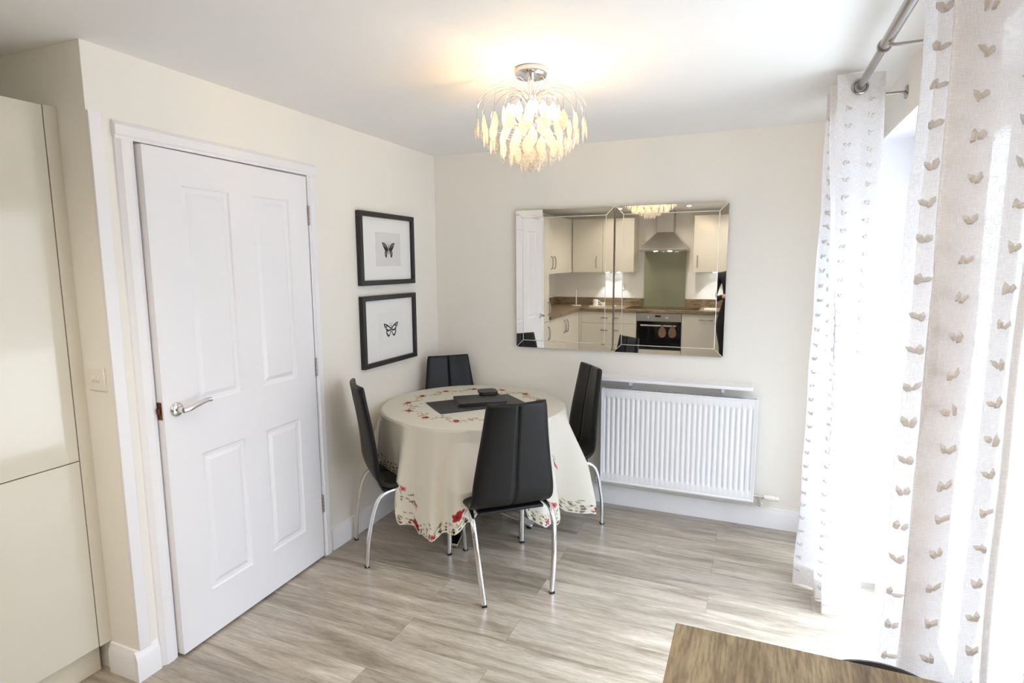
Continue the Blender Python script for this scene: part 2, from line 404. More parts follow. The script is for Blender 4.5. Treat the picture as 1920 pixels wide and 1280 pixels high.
def tag(o, label, cat, group=None, kind=None):
    o['label'] = label; o['category'] = cat
    if group: o['group'] = group
    if kind: o['kind'] = kind
    return o
def struct(o, label=None, cat=None):
    o['kind'] = 'structure'
    if label: o['label'] = label
    if cat: o['category'] = cat
    return o
def copy_tree(o, parent=None):
    c = o.copy(); COL.objects.link(c); c.parent = parent
    for ch in list(o.children): copy_tree(ch, c)
    return c
def smoothpath(pts, n=8):
    pts = [Vector(p) for p in pts]; out = []
    for i in range(len(pts)-1):
        p0 = pts[max(i-1, 0)]; p1 = pts[i]; p2 = pts[i+1]; p3 = pts[min(i+2, len(pts)-1)]
        for k in range(n):
            t = k/n
            out.append(0.5*((2*p1)+(p2-p0)*t+(2*p0-5*p1+4*p2-p3)*t*t+(-p0+3*p1-3*p2+p3)*t**3))
    out.append(pts[-1]); return out

# ================================================================== ROOM
struct(boxo('floor', m_floor, (-2.2, WALL_X+0.3, KY-0.1, 0.1, -0.10, 0.0)), 'grey-brown wood plank flooring laid across the room', 'floor')
struct(boxo('ceiling', m_ceil, (-2.2, WALL_X+0.3, KY-0.1, 0.1, H, H+0.1)), 'plain white painted ceiling', 'ceiling')
struct(boxo('wall_back', m_wall, (-0.12, WALL_X+0.3, 0.0, 0.12, 0, H)), 'cream wall behind the mirrors and the radiator', 'wall')
# left wall with door opening y -2.25..-1.335, z<2.09
DY0, DY1, DZ = -2.262, -1.330, 2.098
wl = MB(); wl.box(-0.12, 0, RET, DY0, 0, H); wl.box(-0.12, 0, DY1, 0.0, 0, H); wl.box(-0.12, 0, DY0, DY1, DZ, H)
struct(wl.build('wall_left', m_wall, smooth=False), 'cream wall with the white door and the butterfly pictures', 'wall')
struct(boxo('wall_recess', m_wall, (KX-0.12, -0.12, RET, RET+0.12, 0, H)), 'cream return wall facing the kitchen beside the tall cupboard', 'wall')
struct(boxo('wall_kitchen_left', m_wall, (KX-0.12, KX, KY-0.1, RET, 0, H)), 'cream kitchen side wall behind the worktop run', 'wall')
struct(boxo('wall_kitchen', m_wall, (KX-0.12, WALL_X+0.3, KY-0.12, KY, 0, H)), 'cream kitchen wall behind the hob, seen in the mirrors', 'wall')
wr = MB()
def hole_wall(mb, y0, y1, holes):
    ys = y0
    for (a, b, z0, z1) in holes:
        mb.box(WALL_X, WALL_X+0.3, ys, a, 0, H)
        if z0 > 0: mb.box(WALL_X, WALL_X+0.3, a, b, 0, z0)
        mb.box(WALL_X, WALL_X+0.3, a, b, z1, H); ys = b
    mb.box(WALL_X, WALL_X+0.3, ys, y1, 0, H)
hole_wall(wr, KY, 0.0, [(KW_Y0, KW_Y1, KW_Z0, KW_Z1), (WIN_Y0, WIN_Y1, 0.0, WIN_Z)])
struct(wr.build('wall_right', m_wall, smooth=False), 'cream wall with the garden doors behind the curtains', 'wall')
# small dark hall behind the ajar door
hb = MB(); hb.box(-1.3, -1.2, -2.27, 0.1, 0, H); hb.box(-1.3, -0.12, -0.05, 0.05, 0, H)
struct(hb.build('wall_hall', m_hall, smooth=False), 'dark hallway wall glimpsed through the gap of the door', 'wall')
struct(boxo('ground_patio', m_patio, (WALL_X+0.3, WALL_X+9, -9, 5, -0.25, -0.12)), 'pale paving outside the garden doors', 'ground')

ln = MB()
for (a, b, z0, z1) in ((WIN_Y0, WIN_Y1, 0.0, WIN_Z), (KW_Y0, KW_Y1, KW_Z0, KW_Z1)):
    ln.box(WALL_X+0.001, WALL_X+0.30, b-0.004, b+0.001, z0, z1); ln.box(WALL_X+0.001, WALL_X+0.30, a-0.001, a+0.004, z0, z1); ln.box(WALL_X+0.001, WALL_X+0.30, a, b, z1-0.004, z1+0.001)
    if z0 > 0: ln.box(WALL_X-0.02, WALL_X+0.30, a-0.03, b+0.03, z0-0.001, z0+0.02)
struct(ln.build('trim_3', m_trim, smooth=False), 'white painted reveals of the garden door and added kitchen window openings', 'window reveal')
# skirting boards (profiled)
SK = [(0, 0), (0.018, 0), (0.018, 0.092), (0.014, 0.103), (0.011, 0.112), (0.008, 0.122), (0.0, 0.124)]
def skirt_x(x0, x1, y, sgn): return MB().prism(SK, x1-x0, (x0, y, 0), (0, sgn, 0), (0, 0, 1), (1, 0, 0))
def skirt_y(y0, y1, x, sgn): return MB().prism(SK, y1-y0, (x, y0, 0), (sgn, 0, 0), (0, 0, 1), (0, 1, 0))
struct(skirt_x(0.018, WALL_X, 0.0, -1).build('baseboard_back', m_trim), 'white skirting board under the radiator', 'skirting board')
struct(skirt_y(-1.262, 0.0, 0.0, 1).build('baseboard_left', m_trim), 'white skirting board between the door and the corner', 'skirting board')
b2 = skirt_y(RET-0.018, -2.318, 0.0, 1); b2.prism(SK, 0.155, (-0.155, RET, 0), (0, -1, 0), (0, 0, 1), (1, 0, 0))
struct(b2.build('baseboard_corner', m_trim), 'short white skirting board wrapping the wall corner by the cupboard', 'skirting board')
struct(skirt_y(WIN_Y1, 0.0, WALL_X, -1).build('baseboard_right', m_trim), 'white skirting board behind the far curtain', 'skirting board')

# door lining and architrave
t1 = MB()
ARC = [(0, 0), (0.016, 0.0), (0.016, 0.010), (0.021, 0.016), (0.021, 0.048), (0.012, 0.058), (0.008, 0.064), (0, 0.066)]
# profile: (out from wall, across width) ; inner edge at across=0
ay0, ay1, az = -2.246, -1.334, 2.088
P_ = lambda y, sg: t1.prism([(b*sg, a) for a, b in ARC], 1.0, (0, y, 0), (0, 1, 0), (1, 0, 0), (0, 0, az+0.0))
P_(ay0, -1); P_(ay1, 1)
t1.prism([(a, b) for a, b in ARC], 1.0, (0, ay0-0.066, az), (1, 0, 0), (0, 0, 1), (0, (ay1-ay0)+0.132, 0))
t1.box(-0.12, 0.002, DY0, ay0, 0, DZ); t1.box(-0.12, 0.002, ay1, DY1, 0, DZ); t1.box(-0.12, 0.002, ay0, ay1, az, DZ)
t1.box(-0.06, -0.045, ay0, ay0+0.012, 0, az); t1.box(-0.06, -0.045, ay1-0.012, ay1, 0, az); t1.box(-0.06, -0.045, ay0, ay1, az-0.012, az)
struct(t1.build('trim_1', m_trim, angle=25), 'white moulded architrave around the door', 'door frame')
struct(boxo('trim_2', m_trim, (0.0, 0.012, RET, -2.350, 0.124, 2.166), bevel=0.002), 'plain white vertical board between the wall corner and the architrave', 'trim board')

# door leaf: hinge at y=-1.342, opens 1.7 deg into the room
door = thing('door_1', 'white four-panel door standing slightly ajar in the left wall', 'door', (0.018, -1.345, 0.0))
door['kind'] = 'structure'
del door['category']; door['category'] = 'door'
LW, LH, LT = 0.893, 2.066, 0.040
# in local frame: leaf runs along -y from 0 to -LW ; front face x=0, back x=-LT
dm = MB()
panels = [(-0.722, -0.502, 1.052, 1.945), (-0.365, -0.135, 1.052, 1.945), (-0.735, -0.502, 0.215, 0.835), (-0.372, -0.140, 0.215, 0.835)]
# build front face with recessed moulded panels by strips
ys = sorted({0.0, -LW, -0.735, -0.500, -0.372, -0.135}); zs = sorted({0.012, LH+0.012, 0.215, 0.835, 1.052, 1.945})
panels = [(ys[1], ys[2], 1.052, 1.945), (ys[3], ys[4], 1.052, 1.945), (ys[1], ys[2], 0.215, 0.835), (ys[3], ys[4], 0.215, 0.835)]
def isp(a, b): return any(abs(p[0]-a) < 1e-6 and abs(p[2]-b) < 1e-6 for p in panels)
for side, X in ((1, 0.0), (-1, -LT)):
    for i in range(len(ys)-1):
        for j in range(len(zs)-1):
            a, b, c, d = ys[i], ys[i+1], zs[j], zs[j+1]
            if not isp(a, c):
                dm.add([(X, a, c), (X, b, c), (X, b, d), (X, a, d)], [(0, 1, 2, 3)])
            else:
                prev = [(a, b, c, d, 0.0)]
                for ins, dep in ((0.006, 0.007), (0.022, 0.010), (0.040, 0.002), (0.046, 0.002)):
                    prev.append((a+ins, b-ins, c+ins, d-ins, dep))
                for q in range(len(prev)-1):
                    A, B = prev[q], prev[q+1]
                    pa = [(X-side*A[4], A[0], A[2]), (X-side*A[4], A[1], A[2]), (X-side*A[4], A[1], A[3]), (X-side*A[4], A[0], A[3])]
                    pb = [(X-side*B[4], B[0], B[2]), (X-side*B[4], B[1], B[2]), (X-side*B[4], B[1], B[3]), (X-side*B[4], B[0], B[3])]
                    dm.add(pa+pb, [(k, (k+1) % 4, 4+(k+1) % 4, 4+k) for k in range(4)])
                Bq = prev[-1]
                dm.add([(X-side*Bq[4], Bq[0], Bq[2]), (X-side*Bq[4], Bq[1], Bq[2]), (X-side*Bq[4], Bq[1], Bq[3]), (X-side*Bq[4], Bq[0], Bq[3])], [(0, 1, 2, 3)])
z0, z1 = zs[0], zs[-1]
dm.add([(0, -LW, z0), (-LT, -LW, z0), (-LT, -LW, z1), (0, -LW, z1)], [(0, 1, 2, 3)])
dm.add([(0, 0, z0), (-LT, 0, z0), (-LT, 0, z1), (0, 0, z1)], [(3, 2, 1, 0)])
dm.add([(0, -LW, z0), (-LT, -LW, z0), (-LT, 0, z0), (0, 0, z0)], [(0, 1, 2, 3)])
dm.add([(0, -LW, z1), (-LT, -LW, z1), (-LT, 0, z1), (0, 0, z1)], [(3, 2, 1, 0)])
leaf = dm.build('door_panel', m_doorw, door, angle=20, recalc=False)
hd = MB()
hy, hz = -0.838, 1.052
hd.lathe([(0.0, 0.0), (0.029, 0.0), (0.029, 0.006), (0.024, 0.011), (0.012, 0.013), (0.0115, 0.045), (0.0, 0.046)], (0.0, hy, hz), 28, 'x')
lev = smoothpath([(0.046, hy-0.004, hz), (0.052, hy+0.02, hz+0.002), (0.053, hy+0.06, hz+0.012), (0.052, hy+0.10, hz+0.020), (0.050, hy+0.128, hz+0.018)], 6)
hd.tube(lev, [0.0115]*8+[0.0105]*(len(lev)-9)+[0.008], 14, rad2=[0.0095]*(len(lev)-1)+[0.006])
ho = hd.build('door_handle', m_chrome, door); ho['label'] = 'curved chrome lever handle on a round rose'
boxo('latch', m_brass, (-0.031, -0.009, -LW-0.003, -LW+0.001, 1.02, 1.09), door)['label'] = 'brown brass latch plate on the door edge'
MB().box(-0.026, -0.014, -LW-0.012, -LW, 1.045, 1.066).build('latch_bolt', m_brass, door, smooth=False)
for z in (0.316, 1.085, 1.884):
    hm = MB()
    for k in range(5): hm.lathe([(0.0, 0.0), (0.0062, 0.001), (0.0062, 0.0185), (0.0, 0.0195)], (0.004, 0.004, z-0.05+k*0.02), 12)
    hm.box(-0.03, 0.0015, -0.002, 0.002, z-0.05, z+0.05)
    hm.build('hinge', m_satin, door)
door.rotation_euler = (0, 0, math.radians(1.75))
hl = MB(); hl.lathe([(0.0, 0.0), (0.05, 0.0), (0.05, 0.10), (0.0, 0.10)], (-0.70, -1.745, 1.985), 20)
tag(hl.build('hall_pendant', m_halll), 'small glowing lamp glimpsed through the gap of the ajar door', 'lamp')
MB().tube([(-0.70, -1.745, 2.08), (-0.70, -1.745, 2.4)], 0.004, 8).build('cord', m_black, bpy.data.objects['hall_pendant'])

# garden doors (window_1): frame, two leaves, panes
win = thing('window_1', 'white framed glazed garden doors behind the curtains', 'window', (WALL_X+0.22, 0, 0)); win['kind'] = 'structure'
def win_frame(parent, y0, y1, z0, z1, mull, t=0.06, rails=()):
    fm = MB(); fm.box(0, 0.07, y0, y0+t, z0, z1); fm.box(0, 0.07, y1-t, y1, z0, z1); fm.box(0, 0.07, y0+t, y1-t, z1-t, z1); fm.box(0, 0.07, y0+t, y1-t, z0, z0+t)
    fm.build('window_frame', m_upvc, parent, bevel=0.004)
    edges = [y0+t]+list(mull)+[y1-t]
    for i in range(len(edges)-1):
        a, b = edges[i]+0.002, edges[i+1]-0.002; s = 0.075
        sm = MB(); sm.box(-0.012, 0.055, a, a+s, z0+t, z1-t); sm.box(-0.012, 0.055, b-s, b, z0+t, z1-t); sm.box(-0.012, 0.055, a+s, b-s, z1-t-s, z1-t); sm.box(-0.012, 0.055, a+s, b-s, z0+t, z0+t+s)
        sash = sm.build('sash', m_upvc, parent, bevel=0.005)
        MB().box(0.018, 0.024, a+s, b-s, z0+t+s, z1-t-s).build('pane', m_glass, sash, smooth=False)
win_frame(win, WIN_Y0, WIN_Y1, 0.0, WIN_Z, [(WIN_Y0+WIN_Y1)/2])
kw = thing('window_added', 'white framed unseen window added in the kitchen to light the room', 'window', (WALL_X+0.22, 0, 0)); kw['kind'] = 'structure'  # out-of-view window, added to bring more daylight into the room
win_frame(kw, KW_Y0, KW_Y1, KW_Z0, KW_Z1, [(KW_Y0+KW_Y1)/2])

# ================================================================== CURTAIN ROD AND CURTAINS
RODX, RODZ = 2.53, 2.32
rod = thing('curtain_pole', 'long brushed steel curtain pole under the ceiling above the garden doors', 'curtain pole', (RODX, -1.5, RODZ))
MB().tube([(0, 0.62, 0), (0, 0.03, 0)], 0.0135, 18).build('pole', m_satin, rod)
MB().tube([(0, 0.03, 0), (0, -1.35, 0)], 0.0165, 18).build('pole', m_satin, rod)
MB().lathe([(0.0135, 0.0), (0.021, 0.0), (0.0215, 0.012), (0.0165, 0.016)], (0, 0.02, 0), 20, 'y').build('collar', m_satin, rod)
for yy in (0.68, -1.35):
    MB().lathe([(0.004, -0.045), (0.014, -0.04), (0.018, -0.03), (0.016, -0.012), (0.024, 0.0), (0.028, 0.014), (0.024, 0.03), (0.01, 0.038), (0.0, 0.039)], (0, yy+(0.0 if yy > 0 else 0), 0), 24, 'y').build('finial', m_satin, rod)
for yy in (0.55, -0.055, -1.25):
    bm = MB(); bm.tube([(0, yy, 0.0), (0, yy, -0.022), (0.02, yy, -0.026), (0.168, yy, -0.026)], 0.006, 10); bm.lathe([(0.0, 0), (0.024, 0), (0.026, 0.006), (0.0, 0.006)], (0.163, yy, -0.026), 18, 'x')
    bm.build('bracket', m_satin, rod)

def path_pts(ctrl, n=16):
    """rounded zigzag through control points in plan"""
    P = [Vector((a[0], a[1], 0)) for a in ctrl]; out = [P[0]]
    for i in range(1, len(P)-1):
        a, b, c = P[i-1], P[i], P[i+1]
        rr = min(0.014, (a-b).length*0.35, (c-b).length*0.35)
        p0 = b+(a-b).normalized()*rr; p2 = b+(c-b).normalized()*rr
        for k in range(n//2+1):
            t = k/(n//2); out.append(p0*(1-t)**2+b*2*t*(1-t)+p2*t*t)
    out.append(P[-1])
    # resample evenly
    L = [0.0]
    for i in range(1, len(out)): L.append(L[-1]+(out[i]-out[i-1]).length)
    return out, L
def curtain(name, label, top, bot, ztop, zbot, zmin_eye, seed):
    rnd = random.Random(seed)
    root = thing(name, label, 'curtain', (0, 0, 0), 0, 'tufted voile curtains on the steel pole')
    NU, NV = 220, 70
    pa, La = path_pts(top); pb, Lb = path_pts(bot)
    def samp(P, L, t):
        d = t*L[-1]
        for i in range(1, len(L)):
            if d <= L[i] or i == len(L)-1:
                w = (d-L[i-1])/max(1e-9, L[i]-L[i-1]); return P[i-1].lerp(P[i], w)
    ta = [samp(pa, La, i/NU) for i in range(NU+1)]; tb = [samp(pb, Lb, i/NU) for i in range(NU+1)]
    ph = [rnd.uniform(0, 6.28) for _ in range(4)]
    def pos(i, v):
        p = ta[i].lerp(tb[i], v)
        t = ta[max(0, i-1)].lerp(tb[max(0, i-1)], v); t2 = ta[min(NU, i+1)].lerp(tb[min(NU, i+1)], v)
        d = (t2-t).normalized(); nrm = Vector((d.y, -d.x, 0))
        s = i/NU*La[-1]
        w = 0.0045*math.sin(s*21+ph[0]+v*2.2)*math.sin(v*PI*0.9+0.25)+0.004*math.sin(v*9+ph[1]+s*6)+0.002*math.sin(v*31+ph[2])
        z = ztop+(zbot-ztop)*v
        if v > 0.98: z += 0.004*math.sin(s*40)
        return Vector((p.x+nrm.x*w, p.y+nrm.y*w, z)), nrm
    grid = [[pos(i, j/NV)[0] for i in range(NU+1)] for j in range(NV+1)]
    mb = MB(); mb.grid(grid); o = mb.build('fabric', m_sheer, root, recalc=False, angle=180)
    uv = o.data.uv_layers.new(name='UVMap')
    hgt = ztop-zbot
    vi = np.zeros(len(o.data.loops), dtype=np.int32); o.data.loops.foreach_get('vertex_index', vi)
    U = (vi % (NU+1))/NU*La[-1]; V = (vi//(NU+1))/NV*hgt
    uv.data.foreach_set('uv', np.stack([U, V], 1).ravel())
    # hems: side strips doubled
    for (i0, i1) in ((0, 5), (NU-5, NU)):
        P = []
        for j in range(NV+1):
            row = []
            for i in range(i0, i1+1):
                q, n = pos(i, j/NV); row.append(q+n*0.0022)
            P.append(row)
        MB().grid(P).build('side_hem', m_hem, root, recalc=False)
    P = [[pos(i, j)[0]+pos(i, j)[1]*0.0022 for i in range(NU+1)] for j in (0.957, 0.965, 0.98, 0.99, 1.0)]
    MB().grid(P).build('bottom_hem', m_hem, root, recalc=False)
    P = [[pos(i, j)[0]+pos(i, j)[1]*0.0022 for i in range(NU+1)] for j in (0.0, 0.02, 0.035, 0.05)]
    MB().grid(P).build('heading', m_hem, root, recalc=False)
    # eyelets where the fabric crosses the pole
    for i in range(NU):
        a, b = ta[i], ta[i+1]
        if (a.x-RODX)*(b.x-RODX) < 0:
            c = Vector((RODX, (a.y+b.y)/2, RODZ)); d = (b-a).normalized(); zz = Vector((0, 0, 1)); n = Vector((d.y, -d.x, 0))
            pts = [c+d*0.0255*math.cos(2*PI*k/28)+zz*0.0255*math.sin(2*PI*k/28) for k in range(28)]
            MB().tube(pts, 0.0055, 8, closed=True, up=n).build('eyelet', m_satin, root)
    # tufts: paired tassels in staggered columns
    tm = MB(); col = 0; s = 0.048
    def teardrop(c, ax, ay, an, l, w, th):
        vs = [c+ay*l*0.5]; n = 6
        for (q, k) in ((0.15, 1.0), (-0.35, 0.8)):
            for m in range(n):
                a = 2*PI*m/n; vs.append(c+ay*l*q+ax*w*k*0.5*math.cos(a)+an*th*k*(0.5+0.5*math.sin(a)))
        vs.append(c-ay*l*0.5)
        fs = []
        for m in range(n):
            m2 = (m+1) % n; fs += [(0, 1+m, 1+m2), (1+m, 1+n+m, 1+n+m2, 1+m2), (1+n+m, 2*n+1, 1+n+m2)]
        tm.add(vs, fs)
    while s < La[-1]:
        s_keep = s
        if name == 'curtain' and seed == 3 and 0.55 < s < 0.66: s = 0.668
        i = min(NU-1, int(s/La[-1]*NU)); zt = 0.10+0.034*(col % 2)
        while zt < hgt-0.04:
            q, n = pos(i, zt/hgt); q2, _ = pos(min(NU, i+2), zt/hgt); ax = (q2-pos(max(0, i-2), zt/hgt)[0]).normalized(); ax.z = 0; ax.normalize()
            tw = rnd.uniform(-0.7, 0.7)
            for sg in (-1, 1):
                an = sg*rnd.uniform(0.1, 0.9)+tw; side = n
                ay = (Vector((0, 0, 1))*math.cos(an)+ax*math.sin(an)).normalized(); axx = ay.cross(side)
                cc = q+ax*sg*rnd.uniform(0.005, 0.008)+Vector((0, 0, rnd.uniform(-0.003, 0.003))); ll, ww, tt = rnd.uniform(0.018, 0.026), rnd.uniform(0.009, 0.014), rnd.uniform(0.006, 0.010)
                teardrop(cc-side*0.001, -axx, ay, -side, ll, ww, tt)
            zt += 0.068+rnd.uniform(-0.004, 0.004)
        s = s_keep+0.083; col += 1
    t = tm.build('tufts', m_tuft, root); t['kind'] = 'stuff'; t['label'] = 'small paired yarn tufts in staggered rows on the voile'
    return root
near_top = [(2.622, -2.490), (2.452, -2.566), (2.548, -2.478), (2.449, -2.462), (2.545, -2.385), (2.452, -2.322), (2.60, -2.262)]
curtain('curtain', 'sheer off-white tufted curtain hanging nearest the oak table', near_top, near_top, 2.372, 0.012, 2.3, 3)
far_top = [(2.618, -0.995), (2.438, -1.008), (2.565, -0.925), (2.432, -0.860), (2.575, -0.790), (2.430, -0.715), (2.585, -0.63)]
far_bot = [(2.690, -0.878), (2.528, -0.905), (2.655, -0.835), (2.500, -0.770), (2.640, -0.730), (2.418, -0.655), (2.620, -0.56)]
curtain('curtain', 'sheer white tufted curtain gathered in the corner right of the radiator', far_top, far_bot, 2.372, 0.010, 2.3, 9)

# ================================================================== RADIATOR + SHELF
RX0, RX1, RY, RZ0, RZ1 = 1.284, 2.232, -0.12, 0.191, 0.824
rad = thing('radiator', 'white ribbed panel radiator on the back wall', 'radiator', (RX0, 0, 0))
w = RX1-RX0; nr = 28; rows = []
prof = [(0, 0.0), (0.012, 0.0), (0.016, 0.004), (0.034, 0.004)]
pit = (w-0.06)/nr
xs = [0.0, 0.010, 0.012, 0.026]; dy = [0.0, 0.0, -0.002, -0.002]
def rib(z):
    k = 1.0
    if z < RZ0+0.055 or z > RZ1-0.055: k = 0.0
    return k
zlist = [RZ0, RZ0+0.008, RZ0+0.012, RZ0+0.055, RZ0+0.062, RZ0+0.075, RZ1-0.075, RZ1-0.062, RZ1-0.055, RZ1-0.012, RZ1-0.008, RZ1]
kk = [0, 0, 0, 0, 0.4, 1, 1, 0.4, 0, 0, 0, 0]; ed = [0.004, 0, 0.003, 0.003, 0.003, 0.003, 0.003, 0.003, 0.003, 0.003, 0, 0.004]
P = []
for z, k, e in zip(zlist, kk, ed):
    row = [(0.0, RY+0.004, z), (0.004, RY, z), (0.010, RY+(e if e != 0.004 else 0), z), (0.022, RY+(e if e != 0.004 else 0), z)]
    for i in range(nr):
        x0 = 0.03+i*pit
        for t, d in ((0.0, 1.0), (0.10, 1.0), (0.24, 0.25), (0.38, 0.0), (0.62, 0.0), (0.76, 0.25), (0.90, 1.0)):
            row.append((x0+t*pit, RY+(e if e != 0.004 else 0)+0.009*d*k, z))
    row += [(w-0.03, RY+(e if e != 0.004 else 0)+0.012*k, z), (w-0.022, RY+(e if e != 0.004 else 0), z), (w-0.010, RY+(e if e != 0.004 else 0), z), (w-0.004, RY, z), (w, RY+0.004, z)]
    P.append(row)
pm = MB(); pm.grid(P)
pm.box(0.004, w-0.004, RY+0.016, RY+0.022, RZ0+0.004, RZ1-0.004)
pm.build('front_panel', m_radi, rad, angle=30)
MB().box(0.01, w-0.01, -0.035, -0.028, RZ0+0.005, RZ1-0.005).build('back_panel', m_radi, rad, smooth=False)
for xx in (0.001, w-0.004): MB().box(xx, xx+0.003, RY+0.004, -0.030, RZ0+0.004, RZ1-0.003).build('side_panel', m_radi, rad, smooth=False)
fm = MB()
for i in range(70): fm.box(0.03+i*(w-0.10)/69, 0.033+i*(w-0.10)/69, RY+0.024, -0.038, RZ0+0.03, RZ1-0.006)
fm.build('convector_fins', m_radi, rad, smooth=False)
for xx in (0.15, w-0.15): MB().box(xx, xx+0.03, -0.028, 0.0, RZ0+0.08, RZ1-0.08).build('wall_bracket', m_radi, rad, smooth=False)
# right thermostatic valve
vm = MB(); vy, vz = -0.075, 0.215; vx = w
vm.lathe([(0.0, -0.02), (0.009, -0.02), (0.009, 0.012), (0.015, 0.012), (0.015, 0.026), (0.011, 0.028), (0.011, 0.06), (0.0, 0.06)], (vx, vy, vz), 16, 'x')
vm.tube([(vx+0.036, vy, vz), (vx+0.036, vy, vz-0.03)], 0.010, 14); vm.tube([(vx+0.036, vy, vz-0.022), (vx+0.036, vy, vz-0.044)], 0.0145, 6)
vm.tube(smoothpath([(vx+0.036, vy, vz-0.04), (vx+0.036, vy, vz-0.055), (vx+0.034, vy+0.03, vz-0.062), (vx+0.034, 0.0, vz-0.062)], 5), 0.0075, 12)
val = vm.build('valve', m_chrome, rad)
hmb = MB(); hmb.lathe([(0.0, 0.0), (0.014, 0.0), (0.015, 0.014), (0.017, 0.016), (0.019, 0.02), (0.019, 0.048), (0.015, 0.052), (0.014, 0.078), (0.012, 0.082), (0.0, 0.082)], (vx+0.06, vy, vz), 20, 'x')
hmb.build('thermostatic_head', m_valve, val)
vm = MB(); vx = 0.0
vm.lathe([(0.0, 0.02), (0.009, 0.02), (0.009, -0.012), (0.014, -0.012), (0.014, -0.026), (0.009, -0.028), (0.009, -0.04), (0.0, -0.04)][::-1], (vx, vy, vz), 16, 'x')
vm.tube([(vx-0.036, vy, vz+0.02), (vx-0.036, vy, vz-0.035)], 0.010, 14); vm.tube([(vx-0.036, vy, vz-0.015), (vx-0.036, vy, vz-0.038)], 0.0135, 6)
vm.tube(smoothpath([(vx-0.036, vy, vz-0.035), (vx-0.036, vy, vz-0.055), (vx-0.036, vy+0.03, vz-0.062), (vx-0.036, 0.0, vz-0.062)], 5), 0.0075, 12)
val = vm.build('valve', m_chrome, rad)
MB().lathe([(0.0, 0.0), (0.010, 0.0), (0.011, 0.02), (0.007, 0.034), (0.0, 0.036)], (vx-0.036, vy, vz+0.02), 14).build('valve_cap', m_valve, val)
sh = thing('radiator_shelf', 'slim white shelf fixed on the wall just above the radiator', 'shelf', (1.262, 0, 0))
MB().box(0, 0.938, -0.155, 0.0, 0.880, 0.900).build('board', m_trim, sh, bevel=0.004)
for xx in (0.20, 0.76):
    bb = MB(); bb.box(xx, xx+0.016, -0.11, 0.0, 0.850, 0.880); bb.box(xx, xx+0.016, -0.012, 0.0, 0.80, 0.85); bb.build('bracket', m_trim, sh, bevel=0.002)

# ================================================================== MIRRORS
def mirror(x0, label, ry=0.0):
    mw, mh, z0 = 0.678, 0.936, 1.053
    root = thing('wall_mirror', label, 'mirror', (x0, -0.004, z0), 0, 'pair of wall mirrors')
    MB().box(0.003, mw-0.003, -0.008, 0.0, 0.003, mh-0.003).build('backing', m_mback, root, smooth=False)
    b = 0.048; g = 0.004; yb = -0.0095; yf = -0.0150
    MB().add([(b+g, yf, b+g), (mw-b-g, yf, b+g), (mw-b-g, yf, mh-b-g), (b+g, yf, mh-b-g)], [(0, 1, 2, 3)]).build('mirror_glass', m_mirror, root, smooth=False, recalc=False)
    # four sloping mirror strips
    ya, yc = yf+0.0004, yf
    o4 = [(0, ya, 0), (mw, ya, 0), (mw, ya, mh), (0, ya, mh)]; i4 = [(b, yc, b), (mw-b, yc, b), (mw-b, yc, mh-b), (b, yc, mh-b)]
    for k in range(4):
        k2 = (k+1) % 4; A, B, C_, D = Vector(o4[k]), Vector(o4[k2]), Vector(i4[k2]), Vector(i4[k])
        # shrink at mitres
        e = (B-A).normalized()*0.002
        MB().add([A+e, B-e, C_-e, D+e], [(0, 1, 2, 3)]).build('bevel_strip', m_mirror, root, smooth=False, recalc=False)
    gm = MB()
    gi = [(b+g, yf, b+g), (mw-b-g, yf, b+g), (mw-b-g, yf, mh-b-g), (b+g, yf, mh-b-g)]
    for k in range(4):
        k2 = (k+1) % 4; A, B, C_, D = Vector(i4[k]), Vector(i4[k2]), Vector(gi[k2]), Vector(gi[k])
        mA, mB = (A+D)/2+Vector((0, 0.0004, 0)), (B+C_)/2+Vector((0, 0.0004, 0))
        gm.add([A, B, mB, mA], [(0, 1, 2, 3)]); gm.add([mA, mB, C_, D], [(0, 1, 2, 3)])
        A = Vector(o4[k]); D = Vector(i4[k]); n = (D-A).cross(Vector((0, 1, 0))).normalized()*0.0022
        gm.add([A-n+Vector((0, -.0002, 0)), D-n+Vector((0, -.0002, 0)), D+n+Vector((0, -.0002, 0)), A+n+Vector((0, -.0002, 0))], [(0, 1, 2, 3)])
    gm.build('bevel_line', m_mgroove, root, smooth=False, recalc=False)
    em = MB()
    for k in range(4):
        k2 = (k+1) % 4; A, B = Vector(o4[k]), Vector(o4[k2]); em.add([A, B, (B.x, -0.008, B.z), (A.x, -0.008, A.z)], [(0, 1, 2, 3)])
    em.build('glass_edge', m_mback, root, smooth=False, recalc=False)
    root.location.y = -0.004-0.0050
    root.rotation_euler = (math.radians(0.30), 0, math.radians(-0.12)*0)
    return root
mirror(0.650, 'left one of the two wall mirrors, reflecting the white door and wall cupboards')
mirror(1.340, 'right one of the two wall mirrors, reflecting the cooker hood and oven')

